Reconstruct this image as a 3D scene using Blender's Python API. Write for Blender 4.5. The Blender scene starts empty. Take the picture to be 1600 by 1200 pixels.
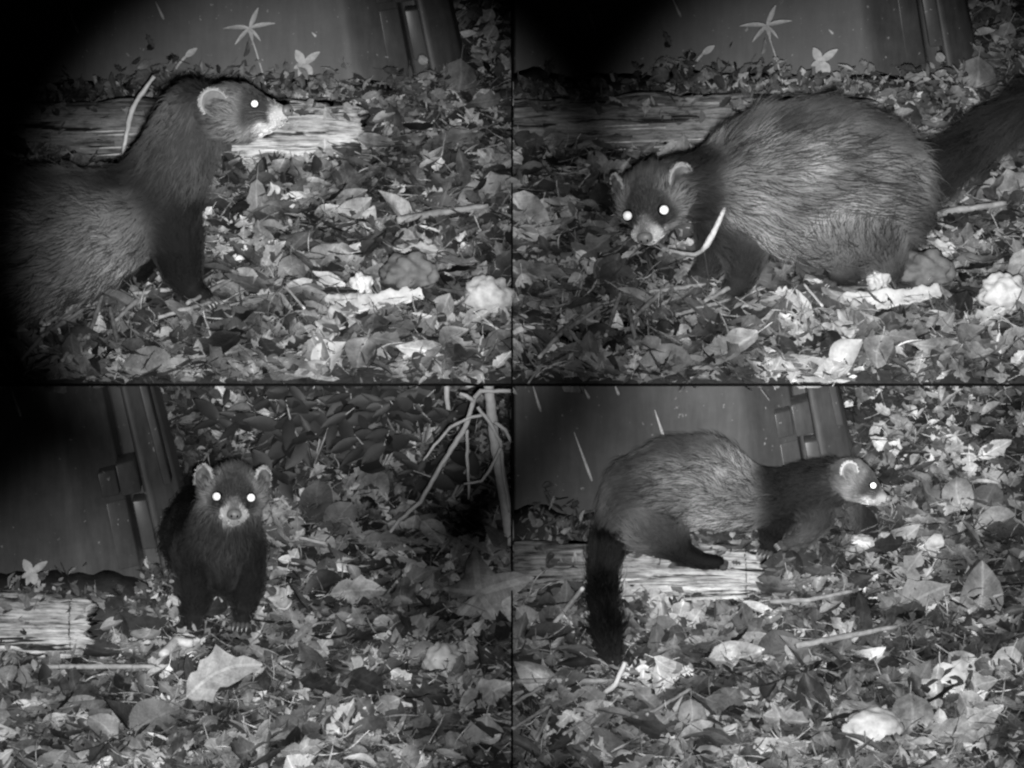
import bpy, bmesh, math, random
import numpy as np
from mathutils import Vector, Matrix, noise

S = bpy.context.scene
COL = S.collection
R = math.radians

# ------------------------------------------------------------------ camera
# Four stages on two tiers (a low one in front, a raised one behind), seen with a long lens.
PITCH = R(22.0); DIST = 4.5
YS, ZS = 0.36, 0.259                     # front edge of the raised tier
FWD = Vector((0, math.cos(PITCH), -math.sin(PITCH)))
UPV = Vector((0, math.sin(PITCH), math.cos(PITCH)))
RGT = Vector((1, 0, 0))
TOW = -FWD
CAMP = Vector((0, YS, ZS)) - FWD * DIST
cam = bpy.data.cameras.new('camera')
camo = bpy.data.objects.new('camera', cam); COL.objects.link(camo)
cam.sensor_width = 36.0; cam.lens = 36.0 * DIST / 1.0
cam.clip_start = 0.05; cam.clip_end = 200.0
camo.location = CAMP
camo.rotation_euler = (math.pi / 2 - PITCH, 0, 0)
S.camera = camo

# ------------------------------------------------------------------ night sky
w = bpy.data.worlds.new('World'); S.world = w; w.use_nodes = True
nt = w.node_tree; nt.nodes.clear()
sky = nt.nodes.new('ShaderNodeTexSky'); sky.sky_type = 'NISHITA'; sky.sun_disc = False
sky.sun_elevation = R(20); sky.sun_rotation = R(180)
bwn = nt.nodes.new('ShaderNodeRGBToBW'); bg = nt.nodes.new('ShaderNodeBackground'); wo = nt.nodes.new('ShaderNodeOutputWorld')
bg.inputs['Strength'].default_value = 0.0003
nt.links.new(sky.outputs[0], bwn.inputs[0]); nt.links.new(bwn.outputs[0], bg.inputs['Color']); nt.links.new(bg.outputs[0], wo.inputs[0])

# ------------------------------------------------------------------ infrared flash of the trail camera, one beam per stage
def ray(px, py):
    return (FWD * DIST + RGT * ((px - 800) / 1600.0) + UPV * ((600 - py) / 1600.0)).normalized()
def at(px, py, y):
    d = ray(px, py); return CAMP + d * ((y - CAMP.y) / d.y)
def atz(px, py, z):
    d = ray(px, py); return CAMP + d * ((z - CAMP.z) / d.z)
def mpp(p):                               # metres per photo pixel at a point
    return (Vector(p) - CAMP).dot(FWD) / DIST / 1600.0
LAMPS = [  # px, py aimed at, ground z, beam deg, watts, softness of the beam's edge
    (490, 390, ZS, 8.2, 1950, 1.0), (1365, 400, ZS, 8.7, 1950, 1.0), (320, 1165, 0, 9.1, 1600, 1.0), (1260, 1010, 0, 9.6, 1700, 1.0)]
for px, py, z, deg, pw, bl in LAMPS:
    ld = bpy.data.lights.new('infrared_flash', 'SPOT'); lo = bpy.data.objects.new('infrared_flash', ld); COL.objects.link(lo)
    lo.location = CAMP + RGT * (0.025 if px > 800 else 0.015) - UPV * 0.038 + FWD * 0.3
    tgt = atz(px, py, z)
    lo.rotation_euler = (tgt - lo.location).to_track_quat('-Z', 'Y').to_euler()
    ld.energy = pw; ld.spot_size = R(deg); ld.spot_blend = bl; ld.shadow_soft_size = 0.02; ld.color = (1, 1, 1)

S.view_settings.view_transform = 'Standard'; S.view_settings.look = 'None'
S.view_settings.gamma = 1.0; S.view_settings.exposure = 0.0; S.view_settings.use_curve_mapping = False
S.render.engine = 'CYCLES'
S.cycles.max_bounces = 4; S.cycles.diffuse_bounces = 2; S.cycles.glossy_bounces = 2; S.cycles.transmission_bounces = 2
S.cycles.use_denoising = True; S.cycles.filter_width = 2.3

# ------------------------------------------------------------------ helpers
def link(o, parent=None):
    COL.objects.link(o)
    if parent is not None: o.parent = parent
    return o
def tag(o, label=None, cat=None, group=None, kind=None):
    if label: o['label'] = label
    if cat: o['category'] = cat
    if group: o['group'] = group
    if kind: o['kind'] = kind
    return o
def mesh_np(name, V, F, mat=None, smooth=True, attrs=None):
    me = bpy.data.meshes.new(name)
    me.from_pydata([tuple(v) for v in V] if not isinstance(V, list) else V, [], F if isinstance(F, list) else [tuple(f) for f in F])
    if mat: me.materials.append(mat)
    if smooth and len(me.polygons): me.polygons.foreach_set('use_smooth', [True] * len(me.polygons))
    for k, (typ, arr) in (attrs or {}).items():
        a = me.attributes.new(k, typ, 'POINT')
        a.data.foreach_set('value' if typ == 'FLOAT' else 'vector', np.asarray(arr, dtype=np.float32).ravel())
    me.update()
    return me
def obj(name, me, parent=None, mat=None):
    if isinstance(me, bmesh.types.BMesh):
        bm = me; me = bpy.data.meshes.new(name); bm.to_mesh(me); bm.free()
    o = bpy.data.objects.new(name, me)
    if mat and not me.materials: me.materials.append(mat)
    return link(o, parent)
def empty(name, loc):
    e = bpy.data.objects.new(name, None); e.location = loc; e.empty_display_size = 0.01
    return link(e)
def child(name, me, parent, mat=None):     # world-space mesh under an Empty that has a location
    o = obj(name, me, parent, mat)
    root = parent
    off = Vector((0, 0, 0))
    while root is not None:
        off += root.location; root = root.parent
    o.location = -off
    return o
def nz(x, y, z=0.0):
    return noise.noise(Vector((x, y, z)))

# ------------------------------------------------------------------ materials (all grey: an infrared picture has no colour)
def g(v): return (v, v, v, 1)
class M:
    def __init__(s, name):
        s.m = bpy.data.materials.new(name); s.m.use_nodes = True
        s.t = s.m.node_tree; s.n = s.t.nodes; s.b = s.n['Principled BSDF']; s.out = s.n['Material Output']
    def N(s, typ, **kw):
        n = s.n.new(typ)
        for k, v in kw.items(): setattr(n, k, v)
        return n
    def L(s, a, b): s.t.links.new(a, b)
    def val(s, x, n, i):
        if isinstance(x, (int, float)): n.inputs[i].default_value = x
        else: s.L(x, n.inputs[i])
    def math(s, op, a, b=0.0, c=None, clamp=False):
        n = s.N('ShaderNodeMath', operation=op, use_clamp=clamp); s.val(a, n, 0); s.val(b, n, 1)
        if c is not None: s.val(c, n, 2)
        return n.outputs[0]
    def noise(s, vec, scale, detail=4, rough=0.6):
        n = s.N('ShaderNodeTexNoise'); n.inputs['Scale'].default_value = scale; n.inputs['Detail'].default_value = detail
        n.inputs['Roughness'].default_value = rough
        if vec is not None: s.L(vec, n.inputs['Vector'])
        return n.outputs['Fac']
    def ramp(s, fac, stops):
        n = s.N('ShaderNodeValToRGB'); e = n.color_ramp.elements
        while len(e) < len(stops): e.new(0.5)
        for k, (p, v) in enumerate(stops): e[k].position = p; e[k].color = g(v)
        s.L(fac, n.inputs[0]); return n.outputs[0]
    def pos(s): return s.N('ShaderNodeNewGeometry').outputs['Position']
    def objco(s): return s.N('ShaderNodeTexCoord').outputs['Object']
    def scale(s, vec, sc):
        n = s.N('ShaderNodeMapping'); n.inputs['Scale'].default_value = sc; s.L(vec, n.inputs[0]); return n.outputs[0]
    def bump(s, h, st, d=0.001):
        n = s.N('ShaderNodeBump'); n.inputs['Strength'].default_value = st; n.inputs['Distance'].default_value = d
        s.L(h, n.inputs['Height']); s.L(n.outputs[0], s.b.inputs['Normal'])
    def base(s, c): s.L(c, s.b.inputs['Base Color'])
    def rough(s, v, spec=0.4):
        s.b.inputs['Roughness'].default_value = v; s.b.inputs['Specular IOR Level'].default_value = spec

def mat_plain(name, tone, rough=0.7, var=0.35, sc=220, spec=0.3, bump=0.3):
    m = M(name); p = m.pos(); f = m.noise(p, sc, 5); f2 = m.noise(p, sc * 0.17, 3)
    mm = m.math('MULTIPLY', m.math('ADD', f, f2), 0.5)
    m.base(m.ramp(mm, [(0.3, tone * (1 - var)), (0.7, tone * (1 + var))])); m.rough(rough, spec); m.bump(f, bump, 0.0008)
    return m.m

def mat_leaf(name, src, fix=None):
    m = M(name)
    a = m.N('ShaderNodeAttribute'); a.attribute_name = 'luv'
    sx = m.N('ShaderNodeSeparateXYZ'); m.L(a.outputs['Vector'], sx.inputs[0])
    u, v = sx.outputs[0], sx.outputs[1]
    au = m.math('ABSOLUTE', u)
    if src == 'object':
        rnd = m.N('ShaderNodeObjectInfo').outputs['Random']
    else:
        t = m.N('ShaderNodeAttribute'); t.attribute_name = 'tone'; rnd = t.outputs['Fac']
    tone = m.ramp(rnd, [(0.0, 0.018), (0.3, 0.07), (0.62, 0.18), (0.86, 0.35), (1.0, 0.5)])
    if fix:
        cn = m.N('ShaderNodeRGB'); cn.outputs[0].default_value = g(fix); tone = cn.outputs[0]
    p = m.pos(); blot = m.noise(p, 90, 4, 0.65); fine = m.noise(p, 480, 3)
    mid = m.math('LESS_THAN', au, 0.06)
    sv = m.math('FRACT', m.math('SUBTRACT', m.math('MULTIPLY', v, 7.0), m.math('MULTIPLY', au, 2.2)))
    side = m.math('MULTIPLY', m.math('LESS_THAN', sv, 0.16), 0.35)
    vein = m.math('MAXIMUM', mid, side)
    k = m.math('MULTIPLY', m.math('ADD', m.math('MULTIPLY', blot, 1.5), m.math('MULTIPLY', fine, 0.6)), 1.0)
    wet = m.N('ShaderNodeMapRange'); wet.inputs['From Min'].default_value = 0.36; wet.inputs['From Max'].default_value = 0.62; wet.inputs['To Min'].default_value = 0.42; wet.inputs['To Max'].default_value = 1.2
    m.L(m.noise(p, 13, 3), wet.inputs['Value']); k = m.math('MULTIPLY', k, wet.outputs[0])
    k = m.math('MULTIPLY', m.math('MAXIMUM', m.math('SUBTRACT', k, 0.24), 0.2), m.math('ADD', 1.08, m.math('MULTIPLY', vein, 0.45)))
    mx = m.N('ShaderNodeVectorMath', operation='SCALE'); m.L(tone, mx.inputs[0]); m.L(k, mx.inputs['Scale'])
    m.base(mx.outputs[0]); m.rough(0.55, 0.3)
    h = m.math('ADD', m.math('MULTIPLY', vein, 0.6), m.math('ADD', fine, blot)); m.bump(h, 0.45, 0.0012)
    tr = m.N('ShaderNodeBsdfTranslucent'); m.L(mx.outputs[0], tr.inputs[0])
    mix = m.N('ShaderNodeMixShader'); mix.inputs[0].default_value = 0.15
    m.L(m.b.outputs[0], mix.inputs[1]); m.L(tr.outputs[0], mix.inputs[2]); m.L(mix.outputs[0], m.out.inputs[0])
    return m.m

def mat_wood(name, lo, hi, age_shade=False):
    m = M(name); c = m.objco()
    gr = m.noise(m.scale(c, (30, 380, 380)), 1.0, 8, 0.8); pa = m.noise(m.scale(c, (34, 90, 90)), 1.0, 6, 0.7)
    t = m.math('ADD', m.math('MULTIPLY', gr, 0.65), m.math('MULTIPLY', pa, 0.35))
    cc = m.ramp(t, [(0.38, lo * 0.08), (0.44, lo * 0.9), (0.53, (lo + hi) / 2), (0.64, hi)])
    spl = m.ramp(m.noise(m.scale(c, (9, 150, 150)), 1.0, 3, 0.5), [(0.36, 0.05), (0.41, 1.0)]); sp_ = m.N('ShaderNodeVectorMath', operation='MULTIPLY'); m.L(cc, sp_.inputs[0]); m.L(spl, sp_.inputs[1]); cc = sp_.outputs[0]
    if age_shade:
        a = m.N('ShaderNodeAttribute'); a.attribute_name = 'age_shade'; sc_ = m.N('ShaderNodeVectorMath', operation='SCALE'); m.L(cc, sc_.inputs[0]); m.L(a.outputs['Fac'], sc_.inputs['Scale']); cc = sc_.outputs[0]
    m.base(cc); m.rough(0.8, 0.2); m.bump(gr, 0.8, 0.002)
    return m.m

def mat_plastic(name, tone):
    m = M(name); p = m.pos()
    a = m.noise(p, 14, 5, 0.7); b = m.noise(m.scale(p, (120, 120, 7)), 1.0, 5, 0.7); c = m.noise(p, 900, 2)
    sp = m.math('MULTIPLY', m.math('GREATER_THAN', m.noise(p, 150, 2), 0.71), 0.3)
    t = m.math('ADD', m.math('ADD', m.math('MULTIPLY', a, 0.6), m.math('MULTIPLY', b, 0.4)), sp)
    m.base(m.ramp(t, [(0.33, tone * 0.55), (0.5, tone), (0.68, tone * 1.6), (0.74, tone * 1.7), (0.78, tone * 4.0)])); m.rough(0.42, 0.45); m.bump(c, 0.12, 0.0004)
    return m.m

MAT = {
    'leaf': mat_leaf('leaf_dry', 'object'), 'litter': mat_leaf('leaf_litter', 'attr'), 'pale_leaf': mat_leaf('leaf_pale', 'object', 0.22),
    'soil': mat_plain('soil', 0.03, 0.95, 0.6, 160, 0.1, 0.8),
    'board': mat_plain('black_board', 0.004, 0.9, 0.2, 100, 0.0, 0.0),
    'wood': mat_wood('split_wood', 0.22, 0.72, True), 'bark': mat_wood('old_bark', 0.07, 0.24),
    'twig_pale': mat_plain('twig_pale', 0.4, 0.6), 'twig_mid': mat_plain('twig_mid', 0.2, 0.8, 0.55, 170), 'twig_dark': mat_plain('twig_dark', 0.035, 0.7),
    'branch': mat_plain('branch_bark', 0.3, 0.7, 0.3, 150),
    'white': mat_plain('white_scrap', 0.34, 0.8, 0.45, 120), 'bone': mat_plain('pale_stem', 0.42, 0.6, 0.35, 170),
    'stone': mat_plain('pale_stone', 0.34, 0.8, 0.6, 110, 0.2, 1.0), 'stone_dark': mat_plain('dark_stone', 0.09, 0.8, 0.6, 110, 0.2, 1.0),
    'bean': mat_plain('pale_pebble', 0.42, 0.5, 0.2, 150),
    'bin': mat_plastic('bin_plastic', 0.034), 'bin_dark': mat_plastic('bin_plastic_dark', 0.01), 'scratch': mat_plain('scratch', 0.35, 0.7),
    'green': mat_plain('seedling_leaf', 0.27, 0.6, 0.45, 200), 'shrub': mat_plain('shrub_leaf_shaded', 0.012, 0.6, 0.4, 120),  # shrub leaves near-black: the unlit background is painted into their colour
}

# ------------------------------------------------------------------ panels: one place filmed four times, each time panned differently
# master pixel = pixel of the upper left frame; shift moves it into the frame of the stage
PAN = [dict(ox=0, oy=0, sx=0, sy=0, z=ZS, x0=-0.66, x1=-0.0008, y0=YS, y1=1.85, name='upper left frame'),
       dict(ox=800, oy=0, sx=8, sy=-4, z=ZS, x0=0.0008, x1=0.66, y0=YS, y1=1.85, name='upper right frame'),
       dict(ox=0, oy=600, sx=-425, sy=195, z=0.0, x0=-0.66, x1=-0.0008, y0=-0.22, y1=1.25, name='lower left frame'),
       dict(ox=800, oy=600, sx=-175, sy=95, z=0.0, x0=0.0008, x1=0.66, y0=-0.22, y1=1.25, name='lower right frame')]
def mpx(i, mx, my):
    p = PAN[i]; return p['ox'] + mx + p['sx'], p['oy'] + my + p['sy']
def hgt(i, x, y):
    p = PAN[i]
    h = 0.017 * nz(x * 8 + i // 2 * 7, y * 7, 3.1) + 0.008 * nz(x * 24, y * 24, 1.7)
    if i < 2: h = (h + 0.008) * min(1.0, max(0.0, (y - YS) / 0.06)) + 0.0005
    return p['z'] + h
def gnd(i, px, py):
    p = atz(px, py, PAN[i]['z'])
    for _ in range(3): p = atz(px, py, hgt(i, p.x, p.y))
    return p
def mg(i, mx, my): return gnd(i, *mpx(i, mx, my))

# ------------------------------------------------------------------ setting: ground sheets, raised board, dividers
GROUND = []
for i, p in enumerate(PAN):
    nx, ny = 82, 176
    xs = np.linspace(p['x0'], p['x1'], nx); ys = np.linspace(p['y0'], p['y1'], ny)
    V = [(x, y, hgt(i, x, y)) for y in ys for x in xs]
    F = [(j * nx + k, j * nx + k + 1, (j + 1) * nx + k + 1, (j + 1) * nx + k) for j in range(ny - 1) for k in range(nx - 1)]
    o = obj('ground', mesh_np('ground', V, F, MAT['soil']))
    tag(o, 'dark soil under fallen leaves, ' + p['name'], 'ground', None, 'structure'); GROUND.append(o)
def box_bm(x0, x1, y0, y1, z0, z1):
    bm = bmesh.new(); vs = [bm.verts.new((x, y, z)) for x in (x0, x1) for y in (y0, y1) for z in (z0, z1)]
    for f in ((0, 1, 3, 2), (4, 6, 7, 5), (0, 4, 5, 1), (2, 3, 7, 6), (0, 2, 6, 4), (1, 5, 7, 3)): bm.faces.new([vs[k] for k in f])
    bmesh.ops.recalc_face_normals(bm, faces=bm.faces); return bm
tag(obj('terrace_board', box_bm(-0.66, 0.66, YS, 1.86, ZS - 0.0024, ZS - 0.0002), None, MAT['board']),
    'thin black board carrying the upper two scenes', 'board', None, 'structure')
def slab_yz(poly, x0, x1):
    bm = bmesh.new(); a = [bm.verts.new((x0, y, z)) for y, z in poly]; b = [bm.verts.new((x1, y, z)) for y, z in poly]
    bm.faces.new(a); bm.faces.new(b[::-1]); n = len(poly)
    for k in range(n): bm.faces.new((a[k], b[k], b[(k + 1) % n], a[(k + 1) % n]))
    bmesh.ops.recalc_face_normals(bm, faces=bm.faces); return bm
tag(obj('divider', slab_yz([(-0.25, -0.02), (1.26, -0.02), (1.26, 0.254), (0.42, 0.254), (0.42, 0.03), (-0.25, 0.03)], -0.0008, 0.0008), None, MAT['board']),
    'thin black divider between the lower two scenes', 'board', None, 'structure')
tag(obj('divider', slab_yz([(YS + 0.0005, ZS), (1.86, ZS), (1.86, ZS + 0.3), (1.15, ZS + 0.3), (1.15, ZS + 0.03), (YS + 0.0005, ZS + 0.012)], -0.0008, 0.0008), None, MAT['board']),
    'thin black divider between the upper two scenes', 'board', None, 'structure')

# ------------------------------------------------------------------ leaves
def leaf_shape(kind, seed):
    rs = random.Random(seed); n = 13 if kind in ('oak', 'ragged') else 8
    lobes = rs.uniform(3.2, 4.2); wid = {'oak': 0.26, 'ovate': 0.27, 'round': 0.4, 'lance': 0.15, 'ragged': 0.3, 'narrow': 0.09, 'straw': 0.022}[kind] * rs.uniform(0.88, 1.12)
    across = (-1, 0, 1) if n == 13 else (-1, -0.5, 0, 0.5, 1)
    c1 = rs.uniform(-0.5, 0.5); c2 = rs.uniform(-0.35, 0.7); tw = rs.uniform(-0.9, 0.9); bend = rs.uniform(-0.14, 0.14); tip = rs.uniform(-0.3, 0.9)
    V, UV, F = [], [], []
    for a in range(n):
        t = a / (n - 1)
        w_ = wid * (math.sin(math.pi * min(1, t ** 0.8)) ** 0.75 if 0 < t < 1 else 0.02)
        if kind == 'round': w_ = wid * math.sqrt(max(0.001, 1 - (2 * t - 1) ** 2))
        for u in across:
            ww = w_
            if kind == 'oak': ww = w_ * (0.72 + 0.38 * math.cos(2 * math.pi * (t * lobes + (0.25 if u > 0 else 0))))
            if kind == 'ragged': ww = w_ * (0.75 + 0.5 * nz(t * 6, u * 3, seed))
            y_ = u * ww + bend * math.sin(math.pi * t); ang = tw * (t - 0.5) * 0.6
            z_ = c2 * 0.9 * (u * ww) ** 2 / wid + c1 * 0.5 * (t - 0.5) ** 2 + (0.06 * tip * t ** 3) - 0.025 * (1 - abs(u)) + 0.055 * nz(t * 5, u * 2, seed + 9)
            V.append((t - 0.5, y_ * math.cos(ang), z_ + y_ * math.sin(ang))); UV.append((u * max(ww, 0.03) / wid, t, 0))
    m = len(across)
    for a in range(n - 1):
        for b in range(m - 1): F.append((a * m + b, a * m + b + 1, (a + 1) * m + b + 1, (a + 1) * m + b))
    k = len(V)                                            # stalk
    for q, (x, z) in enumerate(((-0.5, -0.02), (-0.62, 0.0), (-0.74, 0.03 * tip))):
        for s_ in (-1, 1): V.append((x, bend * 0 + s_ * 0.009, z)); UV.append((0, 0, 0))
    F += [(k, k + 1, k + 3, k + 2), (k + 2, k + 3, k + 5, k + 4)]
    return np.array(V), F, np.array(UV)
def maple_shape(seed):
    rs = random.Random(seed); V = [(0, 0, 0)]; UV = [(0, 0, 0)]; F = []
    prof = []
    for L_, ang in ((0.62, 150), (0.85, 75), (1.0, 0), (0.85, -75), (0.62, -150)):
        prof += [(L_ * 0.45, ang + 34), (L_ * 0.72, ang + 15), (L_, ang), (L_ * 0.7, ang - 14)]
    prof.append((0.16, -180)); n = len(prof)
    for ring in (0.5, 1.0):
        for r_, a in prof:
            x, y = r_ * ring * math.cos(R(a)) * 0.55, r_ * ring * math.sin(R(a)) * 0.55
            V.append((x, y, 0.05 * nz(x * 4, y * 4, seed) - 0.28 * (x * x + y * y) * rs.uniform(0.7, 1.2))); UV.append((0.3 * math.sin(R(a * 2.4)) * ring, r_ * ring, 0))
    for k in range(n):
        k2 = (k + 1) % n
        F.append((0, 1 + k2, 1 + k)); F.append((1 + k, 1 + k2, 1 + n + k2, 1 + n + k))
    return np.array(V), F, np.array(UV)
KINDS = ['oak', 'oak', 'oak', 'ovate', 'ovate', 'ragged', 'oak', 'ragged', 'ragged', 'ragged', 'round', 'lance', 'ragged', 'narrow']
SH = [leaf_shape(k, 11 + q) for q, k in enumerate(KINDS)] + [leaf_shape('ovate', 71), leaf_shape('ragged', 72), maple_shape(3)]
LM = [mesh_np('leaf', v, f, MAT['leaf'], True, {'luv': ('FLOAT_VECTOR', u)}) for v, f, u in SH]
NS = len(SH)
SMALL = [leaf_shape(k, 200 + q) for q, k in enumerate(['ragged', 'ovate', 'lance', 'narrow', 'ragged', 'narrow', 'straw', 'straw'])]

def rotm(rz, tx, ty):
    return np.array((Matrix.Rotation(tx, 3, 'X') @ Matrix.Rotation(ty, 3, 'Y') @ Matrix.Rotation(rz, 3, 'Z')))
def persp(my): return 0.5 + 0.5 * min(1.05, max(0.0, (my + 200) / 800.0))

rs = random.Random(5)
BIG = []; MED = []; FRAG = []
def blocked(mx, my):                                      # under the log and inside the bin nothing shows
    return (my < 160 and mx < 690) or (175 < my < 240 and mx < 560)
while len(BIG) < 1010:
    mx, my = rs.uniform(-30, 1260), rs.uniform(-215, 615)
    if blocked(mx, my): continue
    BIG.append((mx, my, rs.randrange(NS - 1), (rs.uniform(46, 84) if rs.random() < 0.75 else rs.uniform(84, 125)) * persp(my), rs.uniform(0, 6.283), rs.gauss(0.15, 0.42), rs.gauss(0, 0.42), rs.uniform(0.004, 0.02), rs.random()))
for _ in range(9000):
    mx, my = rs.uniform(-30, 1260), rs.uniform(-215, 640)
    if my < 150 and mx < 640: continue
    MED.append((mx, my, rs.randrange(NS - 1), rs.uniform(20, 70) * persp(my), rs.uniform(0, 6.283), rs.gauss(0.15, 0.5), rs.gauss(0, 0.5), rs.uniform(-0.001, 0.013), rs.random()))
for _ in range(10500):
    mx, my = rs.uniform(-30, 1260), rs.uniform(-215, 640)
    if my < 142 and mx < 640: continue
    FRAG.append((mx, my, rs.randrange(len(SMALL)), rs.uniform(7, 24) * persp(my), rs.uniform(0, 6.283), rs.gauss(0.2, 0.6), rs.gauss(0, 0.6), rs.uniform(0.0, 0.016), rs.random() * 0.8))

def inside(i, mx, my, pad):
    px, py = mpx(i, mx, my); p = PAN[i]
    return p['ox'] - pad < px < p['ox'] + 800 + pad and p['oy'] - 5 < py < p['oy'] + 600 + (32 if i < 2 else 40)

for _ in range(2600):
    mx, my = rs.uniform(-30, 1260), rs.uniform(-215, 640)
    if my < 142 and mx < 640: continue
    FRAG.append((mx, my, 6 + rs.randrange(2), rs.uniform(25, 75) * persp(my), rs.uniform(0, 6.283), rs.gauss(0.25, 0.35), rs.gauss(0, 0.35), rs.uniform(0.004, 0.022), rs.uniform(0.3, 1.0)))
for i, p in enumerate(PAN):
    VV, FF, UU, TT = [], [], [], []; base = 0
    def add_stuff(shape, pos, rot, L_, tone):
        global base_n
        v, f, u = shape
        P_ = (v * L_) @ rot.T + np.array(pos)
        VV.append(P_); UU.append(u); TT.append(np.full(len(v), tone)); FF.append((f, len(v)))
    chosen = []
    for e in BIG:
        if not inside(i, e[0], e[1], 30): continue
        pos = mg(i, e[0], e[1]); L_ = e[3] * mpp(pos); rot = rotm(e[4], e[5], e[6])
        pos = pos + Vector((0, 0, e[7]))
        P_ = (SH[e[2]][0] * L_) @ rot.T + np.array(pos)
        bad = (P_[:, 0].max() > -0.001 if i % 2 == 0 else P_[:, 0].min() < 0.001) or (i < 2 and P_[:, 1].min() < YS + 0.0005)
        chosen.append((L_, e, pos, rot, bad))
    chosen.sort(key=lambda c: -c[0]); nb = 0
    for L_, e, pos, rot, bad in chosen:
        if bad or nb >= 285: add_stuff(SH[e[2]], pos, rot, L_, e[8]); continue
        nb += 1
        o = bpy.data.objects.new('leaf', LM[e[2]]); link(o, GROUND[i])
        o.location = pos; o.scale = (L_,) * 3; o.rotation_euler = Matrix(rot.tolist()).to_euler()
    for lst, shp in ((MED, SH), (FRAG, SMALL)):
        for e in lst:
            if not inside(i, e[0], e[1], 40): continue
            pos = mg(i, e[0], e[1]); L_ = e[3] * mpp(pos)
            add_stuff(shp[e[2]], pos + Vector((0, 0, e[7])), rotm(e[4], e[5], e[6]), L_, e[8])
    # whole leaves stay whole; those that cross the divider or the front edge are trimmed there
    okV, okF, okU, okT, n0 = [], [], [], [], 0
    bm = bmesh.new(); lt = bm.verts.layers.float.new('tone'); lu = bm.verts.layers.float_vector.new('luv')
    for P_, (f, nv), u, t in zip(VV, FF, UU, TT):
        xmin, xmax, ymin = P_[:, 0].min(), P_[:, 0].max(), P_[:, 1].min()
        if (i % 2 == 0 and xmin > -0.001) or (i % 2 == 1 and xmax < 0.001): continue
        cross = (i % 2 == 0 and xmax > -0.001) or (i % 2 == 1 and xmin < 0.001) or (i < 2 and ymin < YS + 0.0003)
        if cross:
            vs = [bm.verts.new(q) for q in P_]
            for q, uu, tt in zip(vs, u, t): q[lt] = tt; q[lu] = uu
            for q in f: bm.faces.new([vs[k] for k in q])
        else:
            okV.append(P_); okF += [tuple(k + n0 for k in q) for q in f]; okU.append(u); okT.append(t); n0 += nv
    def cut(co, no):
        bmesh.ops.bisect_plane(bm, geom=bm.verts[:] + bm.edges[:] + bm.faces[:], plane_co=co, plane_no=no, clear_outer=True)
    cut((-0.001, 0, 0), (1, 0, 0)) if i % 2 == 0 else cut((0.001, 0, 0), (-1, 0, 0))
    if i < 2: cut((0, YS + 0.0003, 0), (0, -1, 0))
    bm.verts.index_update()
    okV.append(np.array([q.co[:] for q in bm.verts]).reshape(-1, 3)); okU.append(np.array([q[lu][:] for q in bm.verts]).reshape(-1, 3)); okT.append(np.array([q[lt] for q in bm.verts]))
    okF += [tuple(k.index + n0 for k in q.verts) for q in bm.faces]; bm.free()
    me = mesh_np('leaf_litter', np.concatenate(okV), okF, MAT['litter'], True, {'luv': ('FLOAT_VECTOR', np.concatenate(okU)), 'tone': ('FLOAT', np.concatenate(okT))})
    tag(obj('leaf_litter', me, GROUND[i]), None, None, None, 'stuff')

# ------------------------------------------------------------------ tubes, stones
def tube(pts, rad, sides=7, jitter=0.0, seed=1, caps=True):
    pts = [Vector(q) for q in pts]; n = len(pts); V, F = [], []
    if not isinstance(rad, (list, tuple)): rad = [rad] * n
    ref = Vector((0.31, 0.17, 0.93))
    for k, q in enumerate(pts):
        d = (pts[min(k + 1, n - 1)] - pts[max(k - 1, 0)]).normalized()
        a = d.cross(ref).normalized(); b = d.cross(a)
        for s_ in range(sides):
            an = 2 * math.pi * s_ / sides; r_ = rad[k] * (1 + jitter * nz(k * 1.3, s_ * 1.7, seed))
            V.append(tuple(q + a * (r_ * math.cos(an)) + b * (r_ * math.sin(an))))
    for k in range(n - 1):
        for s_ in range(sides):
            s2 = (s_ + 1) % sides; F.append((k * sides + s_, k * sides + s2, (k + 1) * sides + s2, (k + 1) * sides + s_))
    if caps: F += [tuple(range(sides))[::-1], tuple((n - 1) * sides + s_ for s_ in range(sides))]
    return V, F
def resample(pts, rad, step, wob=0.0, seed=0):
    P_, Q = [], []
    for k in range(len(pts) - 1):
        a, b = Vector(pts[k]), Vector(pts[k + 1]); m = max(1, int((b - a).length / step))
        for j in range(m):
            t = j / m; q = a.lerp(b, t); 
            if wob and (k or j): q = q + Vector((nz(len(P_) * .6, seed, 1), nz(len(P_) * .6, seed, 5), nz(len(P_) * .6, seed, 9))) * wob
            P_.append(q); Q.append(rad[k] * (1 - t) + rad[k + 1] * t)
    P_.append(Vector(pts[-1])); Q.append(rad[-1]); return P_, Q
def px_path(i, pts):
    """pts: (px, py, height) or (px, py, None, dy): on the ground, or held at the depth of the first ground point"""
    out = []; y0 = None
    for q in pts:
        if len(q) == 2: v = gnd(i, q[0], q[1]) + Vector((0, 0, 0.006)); y0 = y0 if y0 is not None else v.y
        else: v = at(q[0], q[1], y0 + q[2])
        out.append(v)
    return out
def stick(i, name, label, cat, pts, rpx, mat, group=None, wob=0.0008, seed=1, jit=0.35, lift=0.0):
    P_ = [q + Vector((0, 0, lift)) for q in px_path(i, pts)]; s_ = mpp(P_[0])
    rad = [r_ * s_ for r_ in (rpx if isinstance(rpx, (list, tuple)) else [rpx] * len(P_))]
    e = P_[0]; P_, rad = resample(P_, rad, 0.006, wob, seed)
    V, F = tube(P_, rad, 7, jit, seed)
    o = obj(name, mesh_np(name, V, F, MAT[mat])); tag(o, label, cat, group); return o
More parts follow.
